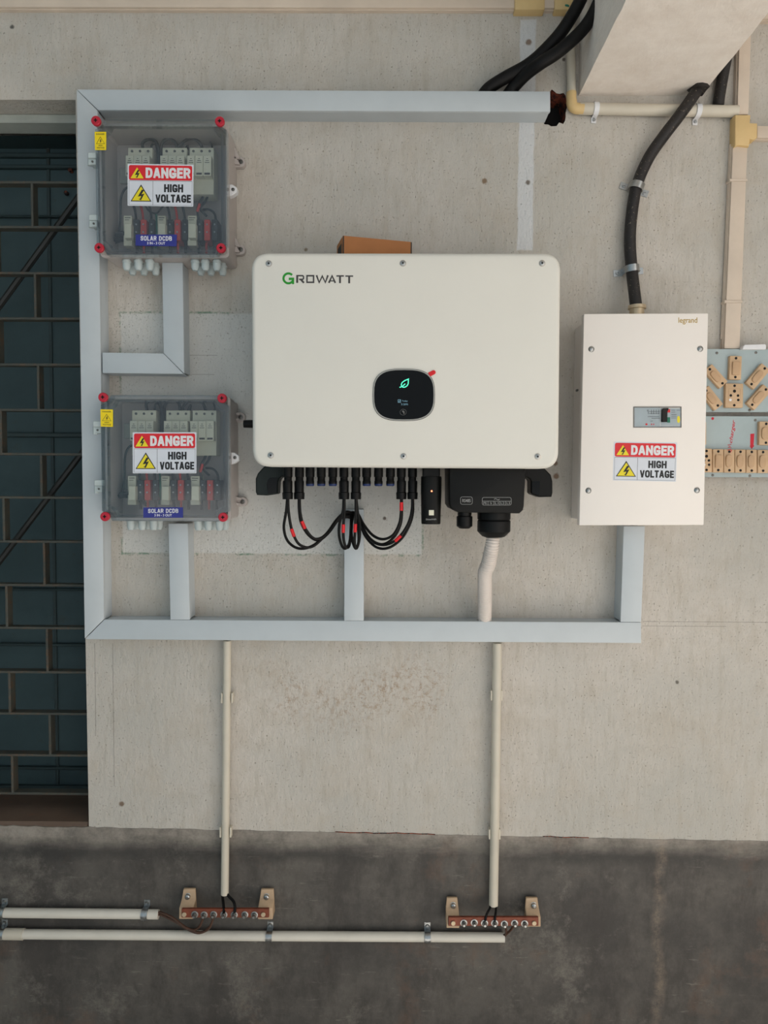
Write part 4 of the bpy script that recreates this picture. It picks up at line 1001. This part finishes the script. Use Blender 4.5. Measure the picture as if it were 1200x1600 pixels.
# ------------------------------------------------------------------ conduits and casings, upper part
bm = BM(); tube(bm, [P3(905, 169.7, .013), P3(1030, 172, .013), P3(1152, 174, .013)], .0118, 16)
single('conduit', bm, M['pvc_cream'], 'level cream conduit under the beam, from the yellowish elbow to the upright casing', 'conduit', P3(1030, 172, 0))
bm = BM(); tube(bm, [P3(890, -20, .012), P3(892, 60, .012), P3(892.8, 150, .012)], .0092, 14)
single('conduit', bm, M['pvc_cream'], 'upright cream conduit above the yellowish elbow, beside the beam', 'conduit', P3(892.5, 150, 0))
ep = [P3(892.6, 144.5, .014), P3(892.8, 156, .014), P3(894.5, 165, .014), P3(900, 169.2, .014), P3(911.5, 170, .014)]
bm = BM(); tube(bm, spline(ep, 5), [.0106] * 6 + [.0112] * 15, 16)
single('conduit_elbow', bm, M['pvc_yellow'], 'yellowish elbow joining the upright and the level conduit at the beam', 'elbow', P3(893, 170, 0))
g2 = 'clips on the level conduit'
for px, lab in ((930.5, 'white clip on the level conduit near its yellowish elbow'), (1090, 'white clip on the level conduit where the thick cable crosses it')):
    c = q(px, 170.5 + (px - 930) * .018, .013); t = Thing('conduit_clip', lab, 'clip', (c[0], 0, c[1]), g2)
    bm = BM(); strap(bm, c, math.radians(-1), .013, .0118, .0105, .0018, (.011, .003)); t.part('strap', bm, M['ink_white'])
    bm = BM(); disc(bm, (c[0], c[1] - .0175), .001, .0048, .0034, 12); t.part('nail_head', bm, M['steel'])
def casing(label, pts, d=.019, side=0, cover=True):
    w = Q(pts, d); cx = sum(p[0] for p in w) / 4; cz = min(p[1] for p in w)
    t = Thing('wire_casing', label, 'casing', (cx, 0, cz), 'cream wire casings')
    bm = BM(); prism(bm, w, 0, d * .6, .0005); t.part('base_strip', bm, M['casing'])
    bm = BM(); prism(bm, inset(w, .0018), d * .6 - .0005, d, .0012, 2); t.part('cover_strip', bm, M['casing'])
    return t
casing('upright cream casing right of the beam, above the yellowish tee', [(1155, 25), (1176, 25), (1171, 180), (1151, 180)], .018)
t = casing('upright cream casing between the yellowish tee and the switchboards', [(1144, 226), (1169.5, 226), (1157, 546), (1130.5, 546)], .016)
for y in (281, 471):
    x0 = 1144 - (y - 226) * .042 - 1.5; bm = BM(); prism(bm, box4(x0, y - 2, x0 + 28, y + 2, .018), 0, .0178, .0008); t.part('joint_band', bm, M['casing'])
bm = BM(); tube(bm, [P3(1142, 226, .004), P3(1135, 380, .004), P3(1128, 530, .004)], .0035, 8); single('wire', bm, M['casing'], 'thin cream wire along the left edge of the upright casing', 'wire', P3(1128, 530, 0))
casing('short level cream casing leaving the yellowish tee towards the frame edge', [(1182, 195), (1290, 197), (1290, 219), (1182, 216.5)], .015)
casing('short level casing at the upper corner beyond the beam', [(1176, 14), (1290, 15), (1290, 31), (1176, 30)], .016)
bm = BM(); D_ = .024
prism(bm, Q([(1149, 179), (1173.5, 179), (1172.5, 191.5), (1184, 192), (1183.5, 215), (1178, 218.5), (1172, 217), (1171, 228.5), (1154, 226.5), (1148.2, 229)], D_), 0, D_, .003, 2)
single('casing_tee', bm, M['pvc_yellow'], 'yellowish tee piece joining the upright and level casings below the beam', 'tee joint', P3(1160, 228, 0))
casing('long level cream casing along the top edge of the photo', [(-260, -22), (868, -18), (868, 13.6), (-260, 11.5)], .016)
g3 = 'yellow couplers on the long casing'
for a, b, lab, m in ((804.5, 851.5, 'ochre coupler on the long casing at the top edge', 'pvc_yellow'), (867, 897, 'pale yellow coupler at the end of the long casing, beside the rising cables', 'pvc_yellow')):
    bm = BM(); prism(bm, box4(a, -24, b, 14.8, .022), 0, .022, .0025, 2); single('casing_coupler', bm, M[m], lab, 'coupler', P3((a + b) / 2, 14, 0), g3)
bm = BM(); tube(bm, spline([P3(884, 14, .008), P3(883, 9, .02), P3(888, 9.5, .022), P3(888, 15, .01)], 4), .0022, 6); single('wire', bm, M['wire_green'], 'tiny green wire loop at the end of the long casing', 'wire', P3(886, 14, 0))

# ------------------------------------------------------------------ switchboards at the right
def screwdot(t, parent, px, py, d, r=.0028, m='hole_dark'):
    bm = BM(); disc(bm, q(px, py, d), d - .001, d + .0006, r, 10); t.part('screw', bm, M[m], parent)
def switch(t, cx, cy, w, h, ang, d, kind):
    ca, sa = math.cos(math.radians(ang)), math.sin(math.radians(ang))
    R = lambda x, y: (cx + x * ca - y * sa, cy + x * sa + y * ca)
    rect = lambda a, b, c_, e_, dd: Q([R(a, b), R(c_, b), R(c_, e_), R(a, e_)], dd)
    D = d + .009
    bm = BM(); prism(bm, rect(-w / 2, -h / 2, w / 2, h / 2, D), d - .001, D, .0018, 2)
    if kind == 'socket':
        pl = t.part('socket', bm, M['switch_beige'], label='beige socket outlet')
        bm = BM(); ribbon(bm, rect(-w * .32, -h * .28, w * .32, h * .30, D), .0006, D - .0003, D + .0004, True); t.part('socket_outline', bm, M['rocker_beige'], pl)
        for x, y, r in ((0, -.18, .0034), (-.2, .0, .0028), (.2, .0, .0028), (.22, .18, .0028), (-.22, .18, .0030)):
            bm = BM(); disc(bm, q(*R(x * w, y * h), D), D - .001, D + .0004, r, 12); t.part('socket_hole', bm, M['hole_dark' if (x, y) != (-.22, .18) else 'ink_white'], pl)
    else:
        pl = t.part('switch', bm, M['switch_beige'], label='beige switch')
        rw_, rh = w * .30, h * .27; E_ = D + .0035
        out = []
        for k in range(20):
            a = 2 * math.pi * k / 20; c_, s_ = math.cos(a), math.sin(a)
            out.append(q(*R(rw_ * math.copysign(abs(c_) ** .8, c_), rh * math.copysign(abs(s_) ** .6, s_)), E_))
        if kind == 'square': out = rect(-w * .24, -h * .26, w * .40, h * .30, E_)
        bm = BM(); prism(bm, out, D - .001, E_, .0014, 2)
        for v in bm.verts:                              # one end pressed in
            if v.co.y < -D - .001:
                k = (v.co.z - q(cx, cy, D)[1]) / (h * .0014)
                v.co.y -= k * .004
        t.part('rocker', bm, M['rocker_beige'], pl)
    for s_ in (-1, 1): screwdot(t, pl, *R(0, s_ * h * .40), D)
SB = .020
def board(label, pts, top):
    w = Q(pts, SB); t = Thing('switchboard', label, 'switchboard', (sum(p[0] for p in w) / 4, 0, min(p[1] for p in w)), 'pale blue switchboards')
    bm = BM(); prism(bm, inset(w, .003), 0, SB - .003, .001); t.part('backing_box', bm, M['board_wood'])
    bm = BM(); prism(bm, w, SB - .004, SB, .0008); return t, t.part('board_plate', bm, M['board_blue'])
t, pl = board('upper pale blue switchboard with angled beige switches around a socket', [(1085, 545), (1262, 545.5), (1260, 644), (1085, 644)], True)
for c in ((1120, 551.5), (1181, 551), (1114, 640.5), (1171, 641)): screwdot(t, pl, *c, SB, .003, 'dark_steel')
switch(t, 1149.5, 574.5, 19, 37, 2, SB, 'square'); switch(t, 1119, 588, 17, 37, -42, SB, ''); switch(t, 1184.5, 588, 17, 40, 40, SB, '')
switch(t, 1112.5, 622, 17, 37, -38, SB, ''); switch(t, 1186, 620.5, 17, 40, 42, SB, ''); switch(t, 1147.5, 618, 28, 38, 1, SB, 'socket')
t, pl = board('lower pale blue switchboard with a row of beige switches and red handwriting', [(1085, 650), (1258, 650.5), (1256, 746), (1085, 745.5)], False)
for c in ((1113.5, 654), (1180, 656.5), (1113.5, 742.5), (1171.5, 743.5)): screwdot(t, pl, *c, SB, .003, 'red_ink' if c[0] == 1113.5 and c[1] < 700 else 'dark_steel')
switch(t, 1104, 719.5, 18, 37, 0, SB, 'socket')
for cx, k in ((1122.3, 'square'), (1139.6, ''), (1157, ''), (1174.6, ''), (1192.4, ''), (1210, ''), (1227, '')): switch(t, cx, 720 + (cx - 1122) * .014, 16.8, 36.5, 0, SB, k)
switch(t, 1197, 677, 21, 37, 1, SB, ''); switch(t, 1097, 677, 14, 36, 0, SB, '')
o3 = P3(1145.5, 693, SB); e1 = P3(1151, 656.5, SB) - o3; e2 = P3(1138.5, 692, SB) - o3
hand = t.part('handwriting', letters('charger', o3, e1, e2, bold=.012, shear=.35), M['red_ink'], pl, 'red handwriting running upward')
o3 = P3(1143.4, 701.2 - 0, SB); 
bm = BM(); stroke(bm, [(1143, 699.8), (1137.4, 699.2), (1141, 697.4), (1137.0, 695.0), (1142.6, 694.2)], 1.0, SB, .0003); t.part('handwriting', bm, M['red_ink'], pl)
bm = BM(); stroke(bm, [(1137, 703.4), (1141, 702.2), (1143, 704), (1141, 707), (1138.6, 705)], 1.0, SB + .009, .0003); t.part('handwriting', bm, M['red_ink'], pl)
bm = BM(); prism(bm, Q([(1172.4, 678), (1178.6, 677.4), (1177.4, 695.4), (1178.6, 696.6), (1174.4, 701.4), (1171.4, 697), (1172.2, 695.6)], SB), SB, SB + .0003); t.part('arrow_mark', bm, M['red_ink'], pl, 'red painted arrow pointing down')
bm = BM(); prism(bm, Q([(1162, 540.5), (1164, 538.5), (1196, 537.5), (1197.5, 540), (1197, 545.6), (1160, 545.8)], .03), .002, .03, .0012); single('clear_clip', bm, M['ink_white'], 'small whitish plastic piece lying on the upper switchboard', 'clip', P3(1180, 545, .01))

# ------------------------------------------------------------------ conduits on the lower wall
def upright(pts, r, label):
    bm = BM(); tube(bm, [P3(*p, r + .010) for p in pts], r, 16)
    return single('conduit', bm, M['pvc_cream'], label, 'conduit', P3(*pts[-1], 0))
upright([(355, 1001), (353.5, 1180), (351.2, 1397)], .0088, 'upright cream conduit dropping from the bottom trunking to the earth bar nearer the window')
upright([(777, 1004.5), (774.5, 1200), (771, 1414)], .0102, 'upright cream conduit dropping from the bottom trunking to the earth bar farther from the window')
g4 = 'small clips behind the upright conduits'
for px, py, lab in ((354.3, 1091, 'upper small clip on the upright conduit nearer the window'), (352, 1301, 'lower small clip on the upright conduit nearer the window'), (776, 1087, 'upper small clip on the upright conduit farther from the window'), (773, 1304, 'lower small clip on the upright conduit farther from the window')):
    c = q(px, py, .012); t = Thing('conduit_clip', lab, 'clip', (c[0], 0, c[1]), g4)
    bm = BM(); prism(bm, box4(px - 8.4, py - 7, px + 8.4, py + 7, .013), 0, .013, .001); t.part('base', bm, M['pvc_cream'])
    bm = BM()
    for s in (-1, 1): prism(bm, box4(px + s * 8 - 1.3, py - 8, px + s * 8 + 1.3, py + 8, .024), .012, .024, .0008)
    t.part('jaw', bm, M['pvc_cream'])
LR = .0105
bm = BM(); tube(bm, [P3(-160, 1424.5, .014), P3(40, 1426.5, .014), P3(248, 1428.5, .014)], LR, 16)
single('conduit', bm, M['pvc_white'], 'upper level white conduit on the dado, ending short of the earth bar with brown wires', 'conduit', P3(120, 1428, 0))
bm = BM(); tube(bm, [P3(-160, 1457.5, .014), P3(36, 1459.6, .014), P3(400, 1462.4, .014), P3(788, 1464.6, .014)], LR, 16)
t = Thing('conduit', 'lower level white conduit running along the dado below both earth bars', 'conduit', P3(400, 1462, 0)); t.part('pipe', bm, M['pvc_white'])
bm = BM(); tube(bm, [P3(-6, 1459.2, .014), P3(37, 1459.6, .014)], LR + .0018, 16); t.part('coupler', bm, M['pvc_cream'])
g5 = 'steel saddles on the level white conduits'
for px, py, lab in ((227, 1428.2, 'steel saddle near the open end of the upper level conduit'), (3, 1426, 'steel saddle on the upper level conduit at the frame edge'), (3, 1459, 'steel saddle on the lower level conduit at the frame edge'), (421, 1462.5, 'steel saddle on the lower level conduit below the earth bar nearer the window'), (668, 1464, 'steel saddle on the lower level conduit left of the second earth bar')):
    c = q(px, py, .014); t = Thing('conduit_saddle', lab, 'saddle', (c[0], 0, c[1]), g5)
    bm = BM(); strap(bm, c, math.radians(-.3), .014, LR + .0004, .0135, .0014, (.004, .014)); st_ = t.part('strap', bm, M['steel'])
    bm = BM(); ribbon(bm, [], .001, 0, 0) if 0 else strap(bm, c, math.radians(-.3), .0146, LR + .0012, .0035, .0012, (0, 0)); t.part('rib', bm, M['steel'], st_)
    p = (c[0], c[1] + LR + .008)
    bm = BM(); turned(bm, (p[0], -.001, p[1]), (p[0], -.006, p[1]), [(0, .0068), (.35, .0068), (.4, .0045), (1, .003)], 12); t.part('screw', bm, M['steel'])

# ------------------------------------------------------------------ earth bars on the dado
def earth_bar(label, bx0, bx1, by0, by1, ins, bolts, ends):
    bd = .044; w = box4(bx0, by0, bx1, by1, bd); cx = (w[0][0] + w[1][0]) / 2
    t = Thing('earth_bar', label, 'earth bar', (cx, 0, w[2][1]), 'copper earth bars on the dado')
    bm = BM(); prism(bm, w, .038, bd, .0008); cb_ = t.part('copper_bar', bm, M['copper'])
    for x0, x1, y0, ym, y1 in ins:
        bm = BM(); X0, X1 = q(x0, y1, .03)[0], q(x1, y1, .03)[0]
        Z = lambda y, d: q((x0 + x1) / 2, y, d)[1]
        prof = [(Z(y0, .012), .006), (Z(y0, .012), .012), (Z(y0 + 15, .016), .016), (Z(ym, .039), .036), (Z(y1, .038), .0385), (Z(y1, .038), .006)]
        r0 = [bm.verts.new((X0 + (.0025 if i < 2 else 0), -d, z)) for i, (z, d) in enumerate(prof)]; r1 = [bm.verts.new((X1 - (.0025 if i < 2 else 0), -d, z)) for i, (z, d) in enumerate(prof)]
        bm.faces.new(r0); bm.faces.new(r1[::-1])
        for i in range(6): bm.faces.new((r0[i], r0[(i + 1) % 6], r1[(i + 1) % 6], r1[i]))
        bmesh.ops.recalc_face_normals(bm, faces=bm.faces); bmesh.ops.bevel(bm, geom=bm.edges[:], offset=.001, segments=1, affect='EDGES')
        io = t.part('insulator', bm, M['insulator'])
        sc_ = q((x0 + x1) / 2 + 1, y0 + 11.5, .014); bm = BM(); turned(bm, (sc_[0], -.012, sc_[1]), (sc_[0], -.0205, sc_[1]), [(0, .0075), (.25, .0075), (.3, .0062), (.8, .0055), (1, .003)], 12); t.part('fixing_screw', bm, M['steel'], io)
    for x, y in bolts:
        c = q(x, y, bd); bm = BM(); disc(bm, c, bd - .0005, bd + .0014, .0078, 18); wa = t.part('washer', bm, M['steel'])
        bm = BM(); disc(bm, c, bd + .0012, bd + .006, .0056, 6); t.part('nut', bm, M['dark_steel'], wa)
        bm = BM(); disc(bm, c, bd + .005, bd + .011, .0030, 10); t.part('stud', bm, M['steel'], wa)
    for x, y in ends:
        c = q(x, y, bd); bm = BM(); disc(bm, c, bd - .0005, bd + .003, .0050, 12); t.part('end_screw', bm, M['brass'], cb_)
earth_bar('copper earth bar on beige insulators nearer the window, fed by brown wires', 283.5, 420, 1420.5, 1434, [(281.5, 303.5, 1389, 1420, 1436), (404, 427, 1389.5, 1420, 1436.5)], [(304.3, 1428.7), (319, 1429.2), (333.8, 1428.8), (349.8, 1429), (366, 1429.3), (382.5, 1429), (397.5, 1429.3)], [(288, 1428.5), (411.5, 1428.5)])
earth_bar('copper earth bar on beige insulators farther from the window, with nine bolt heads', 700.5, 841.5, 1433.5, 1447, [(697, 717, 1403, 1434, 1450), (822, 843.5, 1403, 1434, 1448)], [(724.6, 1442), (741, 1441.5), (757, 1442.3), (772.8, 1442.2), (788, 1443.5), (804, 1442.4), (819.6, 1443)], [(708, 1442), (834.5, 1442)])
def ewire(pts, r, m, label):
    bm = BM(); tube(bm, spline([P3(*p) for p in pts], 6), r, 8); single('earth_wire', bm, M[m], label, 'wire', P3(*pts[-1]), 'earth wires')
ewire([(348.6, 1393, .019), (348, 1402, .02), (349.2, 1415, .035), (350, 1426, .0475)], .0032, 'cable_new', 'straight black earth wire from the upright conduit nearer the window')
ewire([(353, 1393, .019), (357, 1400, .024), (364.5, 1408, .035), (367.2, 1417, .044), (366.4, 1426, .0475)], .0032, 'cable_new', 'curved black earth wire from the upright conduit nearer the window')
ewire([(768.5, 1411, .020), (765.5, 1419, .028), (760.5, 1428, .04), (758, 1439, .0475)], .0026, 'cable_new', 'slanting black earth wire from the upright conduit farther from the window')
ewire([(774, 1411, .020), (775, 1420, .03), (774, 1430, .043), (773, 1439, .0475)], .0026, 'cable_new', 'straight black earth wire from the upright conduit farther from the window')
ewire([(242, 1426, .014), (252, 1426, .018), (270, 1434, .028), (290, 1449, .034), (303, 1453, .036), (312, 1447, .04), (317, 1436, .047), (318.5, 1431, .0475)], .0026, 'wire_brown', 'brown earth wire from the upper level conduit, the shorter loop to the bar')
ewire([(242, 1430, .013), (252, 1429.5, .017), (272, 1439, .026), (296, 1452, .032), (312, 1457, .034), (325, 1452, .04), (331.5, 1440, .046), (333.5, 1431, .0475)], .0026, 'wire_brown', 'brown earth wire from the upper level conduit, the longer loop to the bar')
ewire([(242, 1427.5, .008), (256, 1429, .014), (278, 1443, .02), (302, 1456, .022), (316, 1456.8, .03), (328, 1448, .042)], .0026, 'wire_brown', 'third brown earth wire lying behind the other two from the upper level conduit')
ewire([(784, 1464.5, .014), (790, 1461, .02), (790.8, 1453, .036), (788.6, 1446, .0475)], .0026, 'wire_brown', 'shorter wire from the open end of the lower level conduit up to the bar')
ewire([(783, 1463, .014), (791, 1459.5, .022), (799, 1452, .036), (803.6, 1445, .0475)], .0026, 'wire_brown', 'longer wire from the open end of the lower level conduit up to the bar')
